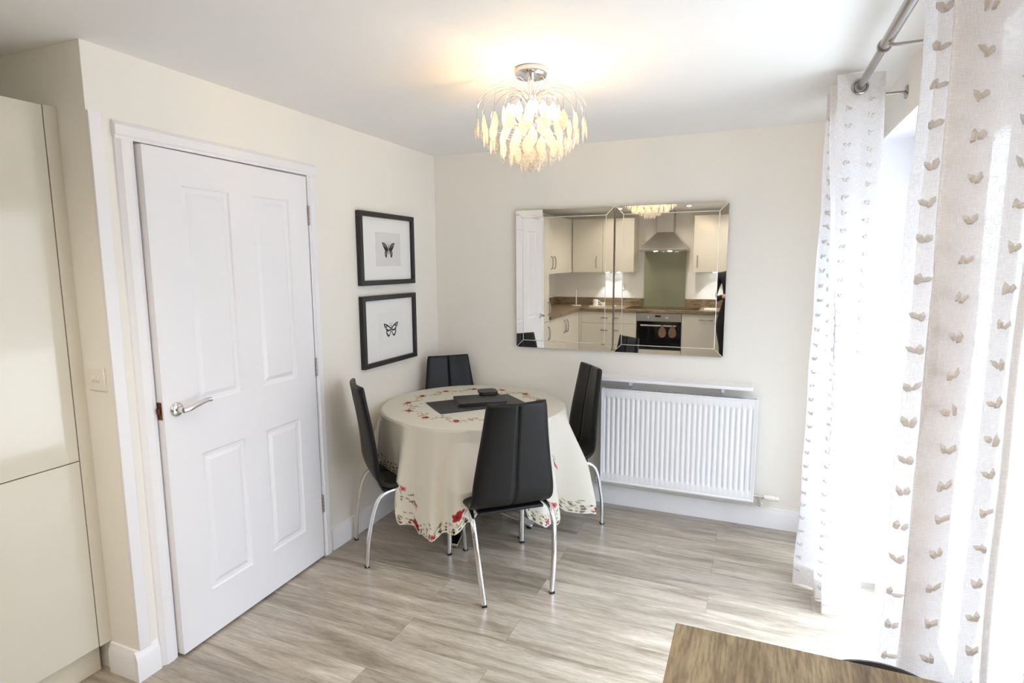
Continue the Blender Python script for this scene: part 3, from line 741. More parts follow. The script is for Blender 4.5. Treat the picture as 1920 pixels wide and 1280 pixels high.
# ================================================================== PICTURES
def picture(y1, z0, label, variant):
    fw, fh = 0.591, 0.443
    root = thing('framed_picture', label, 'picture', (0.001, y1-fw, z0))
    fr = MB(); t = 0.030; d = 0.030
    for (a, b, c, e) in ((0, fw, 0, t), (0, fw, fh-t, fh), (0, t, t, fh-t), (fw-t, fw, t, fh-t)): fr.box(0, d, a, b, c, e)
    fr.build('frame', m_black, root, bevel=0.002)
    MB().box(0, 0.012, t, fw-t, t, fh-t).build('mount', m_matb, root, smooth=False)
    cy, cz = fw*0.52, fh*0.50
    pw, ph = 0.135, 0.105
    pr = MB().box(0.012, 0.0128, cy-pw, cy+pw, cz-ph, cz+ph).build('print', m_print if variant == 0 else m_print2, root, smooth=False)
    bfm = MB(); bg_ = MB()
    X = 0.0133
    def poly(mb, pts, dd=0.0):
        for sg in (-1, 1):
            q = [(X+dd, cy+sg*a*1.0, cz+b) for a, b in pts]; mb.add(q, [tuple(range(len(q)))])
    if variant == 0:
        upper = [(0.004, 0.002), (0.018, 0.026), (0.040, 0.040), (0.070, 0.044), (0.066, 0.030), (0.052, 0.010), (0.040, -0.006), (0.006, -0.006)]
        lower = [(0.006, -0.002), (0.036, -0.006), (0.044, -0.020), (0.040, -0.040), (0.032, -0.052), (0.022, -0.050), (0.016, -0.030)]
        poly(bfm, upper); poly(bfm, lower)
        for k in range(5):
            a = 0.020+k*0.009; poly(bg_, [(a, 0.012+k*0.002), (a+0.004, 0.012+k*0.002), (a+0.010, 0.032+k*0.002), (a+0.007, 0.033+k*0.002)], 0.0004)
        for k in range(3): poly(bg_, [(0.016+k*0.008, -0.012), (0.020+k*0.008, -0.012), (0.024+k*0.006, -0.036), (0.021+k*0.006, -0.036)], 0.0004)
    else:
        upper = [(0.004, 0.006), (0.024, 0.022), (0.050, 0.034), (0.074, 0.040), (0.080, 0.034), (0.070, 0.012), (0.056, -0.004), (0.030, -0.012), (0.005, -0.008)]
        lower = [(0.005, -0.004), (0.030, -0.010), (0.054, -0.006), (0.056, -0.024), (0.044, -0.044), (0.028, -0.052), (0.014, -0.040)]
        poly(bfm, upper); poly(bfm, lower)
        poly(bg_, [(0.010, 0.000), (0.026, 0.012), (0.046, 0.020), (0.048, 0.006), (0.034, -0.005), (0.012, -0.003)], 0.0004)
        poly(bg_, [(0.012, -0.010), (0.030, -0.016), (0.046, -0.013), (0.044, -0.024), (0.030, -0.040), (0.018, -0.032)], 0.0004)
        poly(bg_, [(0.052, 0.022), (0.060, 0.030), (0.066, 0.030), (0.060, 0.018)], 0.0004); poly(bg_, [(0.054, 0.008), (0.062, 0.014), (0.064, 0.010), (0.056, 0.002)], 0.0004)
    bfm.box(X, X+0.0003, cy-0.0028, cy+0.0028, cz-0.03, cz+0.022)
    for sg in (-1, 1): bfm.add([(X, cy, cz+0.02), (X, cy+sg*0.016, cz+0.045), (X, cy+sg*0.0175, cz+0.044), (X, cy+sg*0.002, cz+0.018)], [(0, 1, 2, 3)])
    bt = bfm.build('butterfly', m_ink, pr, smooth=False, recalc=False)
    # pale wing markings, one small mesh each
    q = MB(); 
    for fc in bg_.f:
        MB().add([bg_.v[i] for i in fc], [tuple(range(len(fc)))]).build('wing_marking', m_inkg if variant == 0 else m_print2, bt, smooth=False, recalc=False)
    return root
picture(-0.339, 1.503, 'upper black framed butterfly print, its small grey sheet showing a dark butterfly', 0)
picture(-0.338, 0.996, 'lower black framed butterfly print, hung beneath the other, butterfly with pale patterned wings', 1)

# light switch on the recess wall
sw = thing('light_switch', 'white three-gang light switch on the return wall beside the tall cupboard', 'light switch', (-0.075, RET, 1.208))
MB().box(-0.045, 0.045, -0.009, 0.0, -0.044, 0.044).build('plate', m_switch, sw, bevel=0.003)
for k in (-1, 0, 1): MB().add([(k*0.015-0.006, -0.009, -0.013), (k*0.015+0.006, -0.009, -0.013), (k*0.015+0.006, -0.014, 0.0), (k*0.015-0.006, -0.014, 0.0), (k*0.015+0.006, -0.0095, 0.013), (k*0.015-0.006, -0.0095, 0.013)], [(0, 1, 2, 3), (3, 2, 4, 5), (0, 3, 5), (1, 4, 2)]).build('rocker', m_switch, sw, smooth=False)

# ================================================================== DINING TABLE, CLOTH
TX, TY, TR, TZ = 0.60, -0.605, 0.565, 0.765
tb = thing('dining_table', 'round dining table under the embroidered cloth in the corner', 'table', (TX, TY, 0))
MB().lathe([(0.0, -0.022), (TR-0.012, -0.022), (TR-0.004, -0.016), (TR-0.003, -0.004), (TR-0.008, 0.0), (0.0, 0.0)], (0, 0, TZ-0.003), 72).build('tabletop', m_trim, tb)
MB().lathe([(0.0, 0.0), (0.045, 0.0), (0.04, 0.02), (0.038, 0.60), (0.10, 0.645), (0.10, 0.655), (0.0, 0.655)], (0, 0, 0.084), 28).build('pedestal', m_chrome, tb)
for a in (6, 96, 186, 276):
    a = math.radians(a); fo = MB(); d = Vector((math.cos(a), math.sin(a), 0)); s = Vector((-d.y, d.x, 0))
    rows = []
    for (q, z, wd) in ((0.03, 0.11, 0.035), (0.15, 0.105, 0.034), (0.28, 0.07, 0.031), (0.38, 0.028, 0.027)):
        rows.append([d*q+s*wd+Vector((0, 0, z-0.018)), d*q+s*wd+Vector((0, 0, z)), d*q-s*wd+Vector((0, 0, z)), d*q-s*wd+Vector((0, 0, z-0.018))])
    vs = [q for rr in rows for q in rr]; fs = []
    for i in range(3):
        for k in range(4): fs.append((i*4+k, i*4+(k+1) % 4, (i+1)*4+(k+1) % 4, (i+1)*4+k))
    fs += [(3, 2, 1, 0), (12, 13, 14, 15)]
    fo.add(vs, fs); ft = fo.build('foot', m_chrome, tb, bevel=0.003)
    p = d*0.355
    MB().lathe([(0.0, 0.0), (0.018, 0.0), (0.019, 0.008), (0.008, 0.012), (0.008, 0.03), (0.0, 0.03)], (p.x, p.y, 0), 16).build('foot_pad', m_rubber, ft)

HEM = [(-180, .36), (-158, .30), (-140, .475), (-112, .475), (-107, .42), (-101, .25), (-94, .195), (-84, .21), (-75, .265), (-66, .335), (-59, .40), (-55, .475), (-41, .475), (-35, .26), (-29, .215), (-22, .205), (-16, .30), (-11, .31), (-5, .20), (2, .18), (9, .26), (17, .475), (48, .475), (60, .36), (80, .25), (100, .30), (118, .475), (150, .475), (165, .36), (180, .36)]
def hemz(th):
    for i in range(len(HEM)-1):
        if HEM[i][0] <= th <= HEM[i+1][0]:
            t = (th-HEM[i][0])/(HEM[i+1][0]-HEM[i][0]); t = t*t*(3-2*t); return HEM[i][1]*(1-t)+HEM[i+1][1]*t
    return .36
def make_cloth():
    NT = 1300
    rin = [0.0, 0.06, 0.12, 0.18, 0.23, 0.27, 0.30, 0.32]+[0.33+0.004*i for i in range(33)]+[0.47, 0.49, 0.51, 0.53, 0.545, 0.555]
    NS = 118
    th = np.linspace(-180, 180, NT, endpoint=False); tr_ = np.radians(th)
    hz_ = np.array([hemz(t) for t in th])
    # scalloped edge
    scal = 0.010*np.abs(np.sin(tr_*TR/0.030*PI/2))
    ZT = TZ+0.004
    L = (ZT-hz_)+0.004-scal*0.0+scal
    pinch = np.zeros(NT)
    for c in (-126, -50.5, 33, 134):
        d = (th-c+180) % 360-180; pinch = np.maximum(pinch, np.exp(-(d/(9.0 if c == -50.5 else 17.0))**2))
    bulge = 0.075*np.exp(-(((th-4)/9.0)**2))+0.045*np.exp(-(((th+96)/10.0)**2))+0.045*np.exp(-(((th+28)/7.0)**2))+0.05*np.exp(-(((th+160)/14.0)**2))
    seatb = 0.17*np.exp(-(((th+67)/8.0)**2))
    fold = 0.55*np.sin(13*tr_+0.6)+0.30*np.sin(21*tr_+2.0)+0.25*np.sin(8*tr_+1.0)+0.15*np.sin(34*tr_+0.3)
    V = []; rows_s = []
    rows = []
    for rr in rin:
        z = np.full(NT, ZT); rows.append((rr*np.cos(tr_), rr*np.sin(tr_), z+0.0006*np.sin(9*tr_+rr*20)*min(1, rr*3))); rows_s.append(np.full(NT, -1.0))
    ec = 0.012
    for k in range(1, 6):
        a = k/5*PI/2; rr = TR-0.009+ec*math.sin(a); z = ZT-ec*(1-math.cos(a)); rows.append((rr*np.cos(tr_), rr*np.sin(tr_), np.full(NT, z))); rows_s.append(np.full(NT, 0.001*k))
    R0 = TR-0.009+ec
    for k in range(1, NS+1):
        t = k/NS; s = L*t
        A = 0.004+0.066*np.clip(s/0.45, 0, 1.2)**0.9
        amp = A*(1-0.85*pinch)
        rr = R0+amp*(0.62+fold*1.15)+bulge*np.clip(s/0.30, 0, 1)**1.1+0.003*pinch+seatb*np.clip((s-0.06)/0.22, 0, 1)**1.3
        rr = np.maximum(rr, R0-0.004)
        z = ZT-ec-s*0.985
        rows.append((rr*np.cos(tr_), rr*np.sin(tr_), z)); rows_s.append(s)
    X = np.stack([r_[0] for r_ in rows]); Y = np.stack([r_[1] for r_ in rows]); Z = np.stack([r_[2] for r_ in rows])
    NR = len(rows); co = np.stack([np.maximum(X+TX, 0.022+0.004*np.abs(fold)), np.minimum(Y+TY, -0.022-0.004*np.abs(fold)), Z], -1).reshape(-1, 3)
    idx = np.arange(NR*NT).reshape(NR, NT); a = idx[:-1, :]; b = np.roll(a, -1, 1); d = idx[1:, :]; c = np.roll(d, -1, 1)
    faces = np.stack([a, d, c, b], -1).reshape(-1, 4)
    me = bpy.data.meshes.new('tablecloth'); me.vertices.add(len(co)); me.vertices.foreach_set('co', co.ravel())
    me.loops.add(faces.size); me.loops.foreach_set('vertex_index', faces.ravel().astype(np.int32))
    me.polygons.add(len(faces)); me.polygons.foreach_set('loop_start', np.arange(0, faces.size, 4, dtype=np.int32)); me.polygons.foreach_set('loop_total', np.full(len(faces), 4, dtype=np.int32))
    me.update(calc_edges=True); me.validate()
    # ---- pattern colours
    base = np.array([lin(232), lin(228), lin(216)])
    colr = np.tile(base, (len(co), 1)); alpha = np.ones(len(co))
    sarr = np.stack(rows_s).reshape(-1); tha = np.tile(tr_, NR)
    top = sarr < 0
    lx, ly = co[:, 0]-TX, co[:, 1]-TY
    Larr = np.tile(L, NR); q = Larr-sarr   # distance above hem
    ux = tha*TR
    rnd = random.Random(5)
    C_ = {'red': (170, 38, 52), 'pink': (214, 110, 120), 'tan': (176, 156, 112), 'olive': (128, 124, 78), 'cream': (240, 234, 220), 'dark': (120, 20, 38), 'gold': (205, 180, 130)}
    def dab(mask_u, mask_v, valid, cx, cy, ra, rb, ang, col):
        du = mask_u-cx; dv = mask_v-cy
        near = valid & (np.abs(du) < ra*1.5+rb) & (np.abs(dv) < ra*1.5+rb)
        ii = np.nonzero(near)[0]
        if len(ii) == 0: return
        ca, sa = math.cos(ang), math.sin(ang); a_ = (du[ii]*ca+dv[ii]*sa)/ra; b_ = (-du[ii]*sa+dv[ii]*ca)/rb
        k = ii[(a_*a_+b_*b_) < 1]
        if col is None: alpha[k] = 0.0
        else: colr[k] = [lin(v) for v in C_[col]]
    def flower(U, Vv, ok, x, y, R_, c1='red', c2='dark'):
        for m in range(5):
            a = 2*PI*m/5+x*7; dab(U, Vv, ok, x+R_*0.55*math.cos(a), y+R_*0.55*math.sin(a), R_*0.5, R_*0.42, a, c1)
        dab(U, Vv, ok, x, y, R_*0.3, R_*0.3, 0, c2)
    # wreath
    for k in range(620):
        a = rnd.uniform(0, 2*PI); rr = 0.398+0.026*math.sin(a*13)+rnd.uniform(-0.030, 0.030)
        dab(lx, ly, top, rr*math.cos(a), rr*math.sin(a), rnd.uniform(0.006, 0.012), rnd.uniform(0.003, 0.005), rnd.uniform(0, PI), rnd.choice(['tan', 'tan', 'olive', 'gold', 'gold']))
    for k in range(13):
        a = 2*PI*k/13+0.10; flower(lx, ly, top, 0.415*math.cos(a), 0.415*math.sin(a), 0.021)
    for k in range(6):
        a = 2*PI*k/6+0.4; flower(lx, ly, top, 0.33*math.cos(a), 0.33*math.sin(a), 0.009, 'pink', 'red')
    sk = sarr > 0.02
    # hem lace
    n = int(2*PI*TR/0.024)
    for k in range(n):
        cx = -PI*TR+(k+0.5)*0.0239
        dab(ux, q, sk, cx, 0.014, 0.0058, 0.0058, 0, None)
        if rnd.random() < 0.75: dab(ux, q, sk, cx+rnd.uniform(-.006, .006), 0.030+rnd.uniform(-.004, .004), 0.0064, 0.0048, rnd.uniform(0, 3), None)
        if rnd.random() < 0.45: dab(ux, q, sk, cx+rnd.uniform(-.01, .01), 0.050+rnd.uniform(-.005, .005), 0.0060, 0.0048, rnd.uniform(0, 3), None)
        for _ in range(6): dab(ux, q, sk, cx+rnd.uniform(-.012, .012), rnd.uniform(0.004, 0.070), rnd.uniform(0.004, 0.009), rnd.uniform(0.0025, 0.004), rnd.uniform(0, PI), rnd.choice(['gold', 'tan', 'gold', 'gold', 'cream', 'olive']))
        if rnd.random() < 0.5: dab(ux, q, sk, cx, 0.06+0.02*math.sin(k*0.7)+rnd.uniform(-.01, .012), 0.008, 0.0035, rnd.uniform(0, PI), 'olive')
    R1 = TR
    for deg, v, R_, c in ((-95.5, 0.030, 0.023, 'red'), (-70.5, 0.085, 0.026, 'red'), (-82.5, 0.022, 0.014, 'pink'), (-27, 0.030, 0.018, 'pink'), (-13, 0.050, 0.026, 'red'), (-22.5, 0.115, 0.016, 'pink'),
                          (3, 0.030, 0.022, 'red'), (-160, 0.03, 0.023, 'red'), (-170, 0.06, 0.02, 'pink'), (70, 0.03, 0.023, 'red'), (100, 0.03, 0.02, 'red'), (172, 0.03, 0.02, 'red')):
        flower(ux, q, sk, math.radians(deg)*R1, v, R_, c, 'dark' if c == 'red' else 'red')
    # sprays above the hem
    for deg, v in ((-101, 0.20), (-14, 0.27), (-150, 0.2), (80, 0.25)):
        cx = math.radians(deg)*R1
        flower(ux, q, sk, cx, v, 0.013, 'pink', 'red'); flower(ux, q, sk, cx+0.05, v-0.05, 0.013, 'pink', 'red')
        for m in range(14): dab(ux, q, sk, cx+rnd.uniform(-.01, .05), v-rnd.uniform(0.01, 0.08), 0.008, 0.003, rnd.uniform(0, PI), 'olive')
    at = me.color_attributes.new('pattern', 'FLOAT_COLOR', 'POINT')
    at.data.foreach_set('color', np.concatenate([colr, alpha[:, None]], 1).astype(np.float32).ravel())
    me.polygons.foreach_set('use_smooth', np.ones(len(me.polygons), dtype=bool))
    me.materials.append(m_cloth)
    o = bpy.data.objects.new('tablecloth', me); COL.objects.link(o)
    tag(o, 'cream tablecloth embroidered with red flowers and a lace hem on the round table', 'tablecloth')
make_cloth()

# ---- slate runner, mats, coasters
ZC = TZ+0.0052
def slab(name, pts, z, h, m, label, cat, group=None, bevel=0.0015):
    c = Vector((sum(p[0] for p in pts)/len(pts), sum(p[1] for p in pts)/len(pts), 0))
    o = MB().prism([(p[0]-c.x, p[1]-c.y) for p in pts], h, (0, 0, 0), (1, 0, 0), (0, 1, 0), (0, 0, 1)).build(name, m, None, bevel=bevel)
    o.location = (c.x, c.y, z); return tag(o, label, cat, group)
def rect(cx, cy, a, lx_, ly_):
    d = Vector((math.cos(a), math.sin(a))); s = Vector((-d.y, d.x)); c = Vector((cx, cy))
    return [tuple(c-d*lx_/2-s*ly_/2), tuple(c+d*lx_/2-s*ly_/2), tuple(c+d*lx_/2+s*ly_/2), tuple(c-d*lx_/2+s*ly_/2)]
AR = math.atan2(-0.504+0.896, 0.884-0.522)
slab('table_runner', rect(0.617, -0.610, AR, 0.56, 0.30), ZC, 0.005, m_slate, 'dark slate-grey flat runner mat laid across the middle of the tablecloth', 'table mat')
for k in range(4):
    slab('place_mat', rect(0.612+0.002*k, -0.560-0.001*k, AR-0.20+0.008*k, 0.30, 0.225), ZC+0.005+k*0.0045, 0.0044, m_slate,
         ['bottom', 'second lowest', 'second highest', 'top'][k]+' black slate place mat in the stack on the runner', 'place mat', 'stacked black place mats')
def octo(cx, cy, a, s):
    q = s*0.30
    pts = [(-s+q, -s), (s-q, -s), (s, -s+q), (s, s-q), (s-q, s), (-s+q, s), (-s, s-q), (-s, -s+q)]
    return [(cx+x*math.cos(a)-y*math.sin(a), cy+x*math.sin(a)+y*math.cos(a)) for x, y in pts]
for k in range(4):
    slab('coaster', octo(0.602, -0.412, AR-0.25+0.02*k, 0.060), ZC+0.0232+k*0.0050, 0.0048, m_slate,
         ['bottom', 'second lowest', 'second highest', 'top'][k]+' black coaster of the pile standing on the place mats', 'coaster', 'stacked black coasters')

# ================================================================== DINING CHAIRS
def make_chair():
    root = thing('dining_chair', 'x', 'chair')
    prof = [(-.004, .982, .146), (.002, .955, .153), (.012, .90, .160), (.030, .80, .173), (.046, .70, .188), (.058, .60, .203), (.064, .54, .210), (.078, .49, .213), (.11, .458, .214),
            (.17, .444, .215), (.28, .440, .218), (.40, .446, .218), (.50, .450, .212), (.545, .444, .200)]
    pts = smoothpath([(a, b, c) for a, b, c in prof], 6)
    # shell: local x = side, y = forward(s), z up
    nb = 8*6+3
    def shell(rng, name):
        th0 = 0.034; rows = []; sec = []
        for j in (-1, 1):   # unused
            pass
        m = MB(); R = []
        n = len(pts)
        us = [-1, -0.985, -0.94, -0.8, -0.55, -0.3, -0.12, -0.035, -0.018, 0, 0.018, 0.035, 0.12, 0.3, 0.55, 0.8, 0.94, 0.985, 1]
        for i in rng:
            p = pts[i]; t = (pts[min(i+1, n-1)]-pts[max(i-1, 0)]); t = Vector((0, t.x, t.y)).normalized()
            nr_ = Vector((0, -t.z, t.y))       # rear/under normal
            if nr_.y > 0 and p.x < 0.06: nr_ = -nr_
            nr_ = Vector((0, t.z, -t.y)) if i < 0 else Vector((0, t.z, -t.y))
            c = Vector((0, p.x, p.y)); hw = p.z
            e0 = min(i, 4)/4.0; e1 = min(n-1-i, 4)/4.0; e = min(e0, e1); th = th0*(0.45+0.55*math.sqrt(max(0.0, 1-(1-e)**2)))
            cur = 0.020*(1-min(1, i/60.0))
            front = []; back = []
            for u_ in us:
                edge = math.sqrt(max(0.0, 1-max(0, (abs(u_)-0.88)/0.12)**2)) if abs(u_) > 0.88 else 1.0
                seam = 0.006*max(0.0, 1-abs(u_)/0.03)
                h_ = th/2*edge
                off = c+Vector((hw*u_, 0, 0))-nr_*cur*(u_*u_)
                back.append(off+nr_*(h_-seam)); front.append(off-nr_*(h_-seam))
            R.append(back+front[::-1])
        vs = [q for rr in R for q in rr]; K = len(R[0]); fs = []
        for i in range(len(R)-1):
            for k in range(K): fs.append((i*K+k, i*K+(k+1) % K, (i+1)*K+(k+1) % K, (i+1)*K+k))
        fs.append(tuple(range(K))[::-1]); fs.append(tuple((len(R)-1)*K+k for k in range(K)))
        m.add(vs, fs); return m.build(name, m_leather, root, angle=60)
    n = len(pts)
    shell(range(0, nb+1), 'backrest'); shell(range(nb, n), 'seat')
    # narrow dart along the seam on the back
    sm = MB(); P = []
    for i in range(8, nb-6, 2):
        p = pts[i]; q = pts[i+1]; t = (q-p); t = Vector((0, t.x, t.y)).normalized(); nn = Vector((0, t.z, -t.y)); k = math.sin((i-8)/(nb-14)*PI)
        c = Vector((0, p.x, p.y)); P.append([c+Vector((-0.0045*k-0.0006, 0, 0))+nn*0.0145, c+Vector((0.0045*k+0.0006, 0, 0))+nn*0.0145])
    sm.grid(P); sm.build('seam', m_seam, root, recalc=False)
    MB().box(-0.17, 0.17, 0.10, 0.50, 0.412, 0.428).build('seat_frame', m_rubber, root, bevel=0.004)
    for sg in (-1, 1):
        rear = smoothpath([(sg*.165, .300, .418), (sg*.185, .20, .422), (sg*.200, .125, .420), (sg*.206, .078, .395), (sg*.205, .048, .33), (sg*.197, .024, .22), (sg*.190, .012, .14), (sg*.176, 0.004, 0.006)], 7)
        o = MB().tube(rear, 0.0125, 12, rad2=0.0095, up=(1, 0, 0), power=0.6).build('leg', m_chrome, root)
        MB().box(sg*.176-0.012, sg*.176+0.012, -0.008, 0.014, 0.0, 0.010).build('foot_cap', m_rubber, o, smooth=False)
        fr_ = smoothpath([(sg*.165, .300, .418), (sg*.185, .40, .422), (sg*.198, .465, .418), (sg*.206, .505, .390), (sg*.212, .528, .32), (sg*.215, .540, .2), (sg*.218, .554, 0.006)], 7)
        o = MB().tube(fr_, 0.0125, 12, rad2=0.0095, up=(1, 0, 0), power=0.6).build('leg', m_chrome, root)
        MB().box(sg*.218-0.012, sg*.218+0.012, .542, .564, 0.0, 0.010).build('foot_cap', m_rubber, o, smooth=False)
    return root
chair = make_chair()
chairs = [((1.186, -1.322), (-.666, .746), 'black leather dining chair nearest the camera with its back turned to us'),
          ((0.178, -1.228), (.687, .727), 'black leather dining chair seen edge-on beside the door, left of the table'),
          ((1.250, -.205), (-.78, -.62), 'black leather dining chair seen from the side between table and radiator'),
          ((0.168, -0.158), (.69, -.72), 'black leather dining chair in the room corner behind the table, only its back showing')]
for i, (p, fc, lb) in enumerate(chairs):
    o = chair if i == 0 else copy_tree(chair)
    o.location = (p[0], p[1], 0); o.rotation_euler = (0, 0, math.atan2(-fc[0], fc[1])); o['label'] = lb; o['group'] = 'dining chairs around the round table'

# ================================================================== CHANDELIER
CX, CY = 1.315, -1.49
ch = thing('chandelier', 'crystal leaf chandelier glowing warm under the ceiling', 'chandelier', (CX, CY, H))
MB().lathe([(0.0, 0.0), (0.063, 0.0), (0.066, -0.006), (0.066, -0.026), (0.060, -0.034), (0.012, -0.037), (0.0, -0.037)], (0, 0, 0), 40).build('canopy', m_chrome, ch)
MB().lathe([(0.0, -0.03), (0.013, -0.03), (0.013, -0.20), (0.030, -0.205), (0.034, -0.22), (0.02, -0.235), (0.010, -0.245), (0.008, -0.33), (0.012, -0.335), (0.0, -0.345)], (0, 0, 0), 24).build('stem', m_chrome, ch)
tiers = [(.218, -.205, 20, 0), (.190, -.228, 18, .1), (.158, -.256, 16, 0), (.123, -.283, 13, .2), (.086, -.306, 10, 0), (.044, -.326, 7, .1), (.115, -.150, 15, .1)]
for ti, (R_, zt, n_, off) in enumerate(tiers):
    if ti in (0, 6):
        for k in range(n_):
            a = 2*PI*(k+off)/n_; c, s = math.cos(a), math.sin(a)
            if ti == 0: path = [(.012, -.115), (.05, -.080), (.11, -.066), (.17, -.085), (.215, -.135), (R_, zt)]
            else: path = [(.012, -.150), (.04, -.112), (.075, -.102), (.105, -.118), (R_, zt)]
            MB().tube(smoothpath([(x*c, x*s, z) for x, z in path], 5), 0.0016, 6).build('arm', m_chrome, ch)
    else:
        mb = MB(); mb.tube([(R_*math.cos(2*PI*k/40), R_*math.sin(2*PI*k/40), zt+0.012) for k in range(40)], 0.0014, 5, closed=True)
        for k in range(4):
            a = 2*PI*k/4+ti*0.3; mb.tube([(0.008*math.cos(a), 0.008*math.sin(a), zt+0.012), (R_*math.cos(a), R_*math.sin(a), zt+0.012)], 0.0014, 5)
        mb.build('ring', m_chrome, ch)
def leaf_mesh():
    mb = MB(); n = 10; prof = [(0.0, 0.0), (0.007, -.010), (0.0165, -.026), (0.0200, -.042), (0.0165, -.058), (0.008, -.072), (0.0, -.080)]
    vs = [(0, 0, 0)]; fs = []
    for (rr, z) in prof[1:-1]:
        for k in range(n): vs.append((rr*math.cos(2*PI*k/n), rr*0.25*math.sin(2*PI*k/n), z))
    vs.append((0, 0, -.080)); m = len(prof)-2
    for k in range(n):
        k2 = (k+1) % n; fs.append((0, 1+k, 1+k2)); fs.append((1+(m-1)*n+k, len(vs)-1, 1+(m-1)*n+k2))
        for i in range(m-1): fs.append((1+i*n+k, 1+(i+1)*n+k, 1+(i+1)*n+k2, 1+i*n+k2))
    mb.add(vs, fs); return mb
proto = leaf_mesh().build('crystal_drop', m_crystal, ch, smooth=False); first = True
for (R_, zt, n_, off) in tiers:
    for k in range(n_):
        a = 2*PI*(k+off)/n_
        o = proto if first else proto.copy()
        if not first: COL.objects.link(o); o.parent = ch
        first = False
        o.location = (R_*math.cos(a), R_*math.sin(a), zt+0.004); o.rotation_euler = (random.uniform(-.08, .08), random.uniform(-.08, .08), a+PI/2+random.uniform(-.3, .3))
for k in range(4):
    a = 2*PI*k/4+0.6; c, s = math.cos(a), math.sin(a)
    MB().tube([(0.025*c, 0.025*s, -.215), (0.055*c, 0.055*s, -.205), (0.066*c, 0.066*s, -.19)], 0.007, 10).build('lamp_holder', m_chrome, ch)
    MB().ball((0.075*c, 0.075*s, -.163), 0.011, 0.011, 0.022, 12, 8).build('bulb', m_bulb, ch)

# ================================================================== OAK TABLE + STOOL (foreground right)
ot = thing('oak_table', 'tall brown oak table whose corner fills the lower right foreground', 'table', (2.061, -2.628, 0))
MB().box(0, 0.62, -0.78, 0.0, 0.868, 0.900).build('tabletop', m_oak, ot, bevel=0.0015)
ap = MB(); ap.box(0.05, 0.57, -0.055, -0.03, 0.78, 0.868); ap.box(0.05, 0.57, -0.75, -0.725, 0.78, 0.868); ap.box(0.03, 0.055, -0.73, -0.05, 0.78, 0.868); ap.box(0.565, 0.59, -0.73, -0.05, 0.78, 0.868)
ap.build('apron', m_oak, ot, bevel=0.002)
for x in (0.02, 0.54):
    for y in (-0.08, -0.76): MB().box(x, x+0.06, y, y+0.06, 0, 0.868).build('leg', m_oak, ot, bevel=0.003)
st = thing('bar_stool', 'black low-backed stool tucked under the far edge of the oak table', 'stool', (2.425, -2.78, 0), PI)
MB().lathe([(0.0, 0.0), (0.17, 0.0), (0.185, 0.012), (0.185, 0.045), (0.17, 0.058), (0.0, 0.062)], (0, 0, 0.60), 36).build('seat', m_leather, st)
bk = MB(); P = []
for side, rr in ((0, 0.190), (1, 0.210)):
    pass
outer = []; NA = 24
vs = []; fs = []
for k in range(NA+1):
    a = math.radians(-90+(-62+124*k/NA)); edge = 1-abs(2*k/NA-1)**2.2
    zt_ = 0.800+0.087*edge**0.8
    for rr, z in ((0.195, 0.68), (0.178, zt_-0.008), (0.186, zt_), (0.195, zt_-0.003), (0.205, zt_-0.02), (0.212, 0.68)):
        vs.append((rr*math.cos(a), rr*math.sin(a), z))
for k in range(NA):
    for j in range(6): fs.append((k*6+j, k*6+(j+1) % 6, (k+1)*6+(j+1) % 6, (k+1)*6+j))
fs.append(tuple(range(6))); fs.append(tuple(NA*6+j for j in range(6))[::-1])
bk.add(vs, fs); bk.build('backrest', m_leather, st)
for a in (-110, -70):
    a = math.radians(a); MB().tube([(0.15*math.cos(a), 0.15*math.sin(a), 0.60), (0.20*math.cos(a), 0.20*math.sin(a), 0.62), (0.203*math.cos(a), 0.203*math.sin(a), 0.72)], 0.009, 10).build('back_support', m_chrome, st)
MB().lathe([(0.0, 0.0), (0.19, 0.0), (0.19, 0.008), (0.06, 0.025), (0.026, 0.05), (0.025, 0.60), (0.0, 0.60)], (0, 0, 0), 32).build('pedestal', m_chrome, st)
MB().tube([(0.14*math.cos(2*PI*k/32), 0.14*math.sin(2*PI*k/32), 0.26) for k in range(32)], 0.009, 8, closed=True).build('footrest', m_chrome, st)

# ================================================================== KITCHEN
FX = -0.157      # cupboard fronts of the left run
FY = -4.40       # fronts of the far run
def handle_v(parent, x, y, z0, z1, ax):
    d = Vector((1, 0, 0)) if ax == 'x' else Vector((0, 1, 0)); c = Vector((x, y, 0)); mz = (z0+z1)/2
    pts = smoothpath([c+Vector((0, 0, z1)), c+d*0.022+Vector((0, 0, z1-0.012)), c+d*0.030+Vector((0, 0, mz)), c+d*0.022+Vector((0, 0, z0+0.012)), c+Vector((0, 0, z0))], 5)
    MB().tube(pts, 0.008, 10, rad2=0.005).build('handle', m_satin, parent)
def handle_h(parent, x0, x1, y, z):
    mx_ = (x0+x1)/2
    pts = smoothpath([(x0, y, z), (x0+0.012, y+0.022, z), (mx_, y+0.030, z), (x1-0.012, y+0.022, z), (x1, y, z)], 5)
    MB().tube(pts, 0.008, 10, rad2=0.005).build('handle', m_satin, parent)
# tall cupboard
tc_ = thing('tall_cupboard', 'tall cream gloss fridge cupboard at the left edge beside the return wall', 'cupboard', (0, 0, 0))
MB().box(KX+0.012, FX-0.022, -3.070, -2.400, 0.13, 2.19).build('carcass', m_carc, tc_, smooth=False)
MB().box(FX-0.022, FX, -2.441, -2.3965, 0.128, 2.19).build('filler_strip', m_cream, tc_, smooth=False)
for nm, z0, z1, hz0, hz1 in (('door', 0.895, 2.188, 0.975, 1.13), ('door', 0.130, 0.891, 0.67, 0.825)):
    d = MB().box(FX-0.020, FX, -3.068, -2.4445, z0, z1).build(nm, m_cream, tc_, bevel=0.0012)
    handle_v(d, FX, -3.025, hz0, hz1, 'x')
MB().box(FX-0.07, FX-0.052, -3.07, -2.416, 0.0, 0.128).build('plinth', m_carc, tc_, smooth=False)

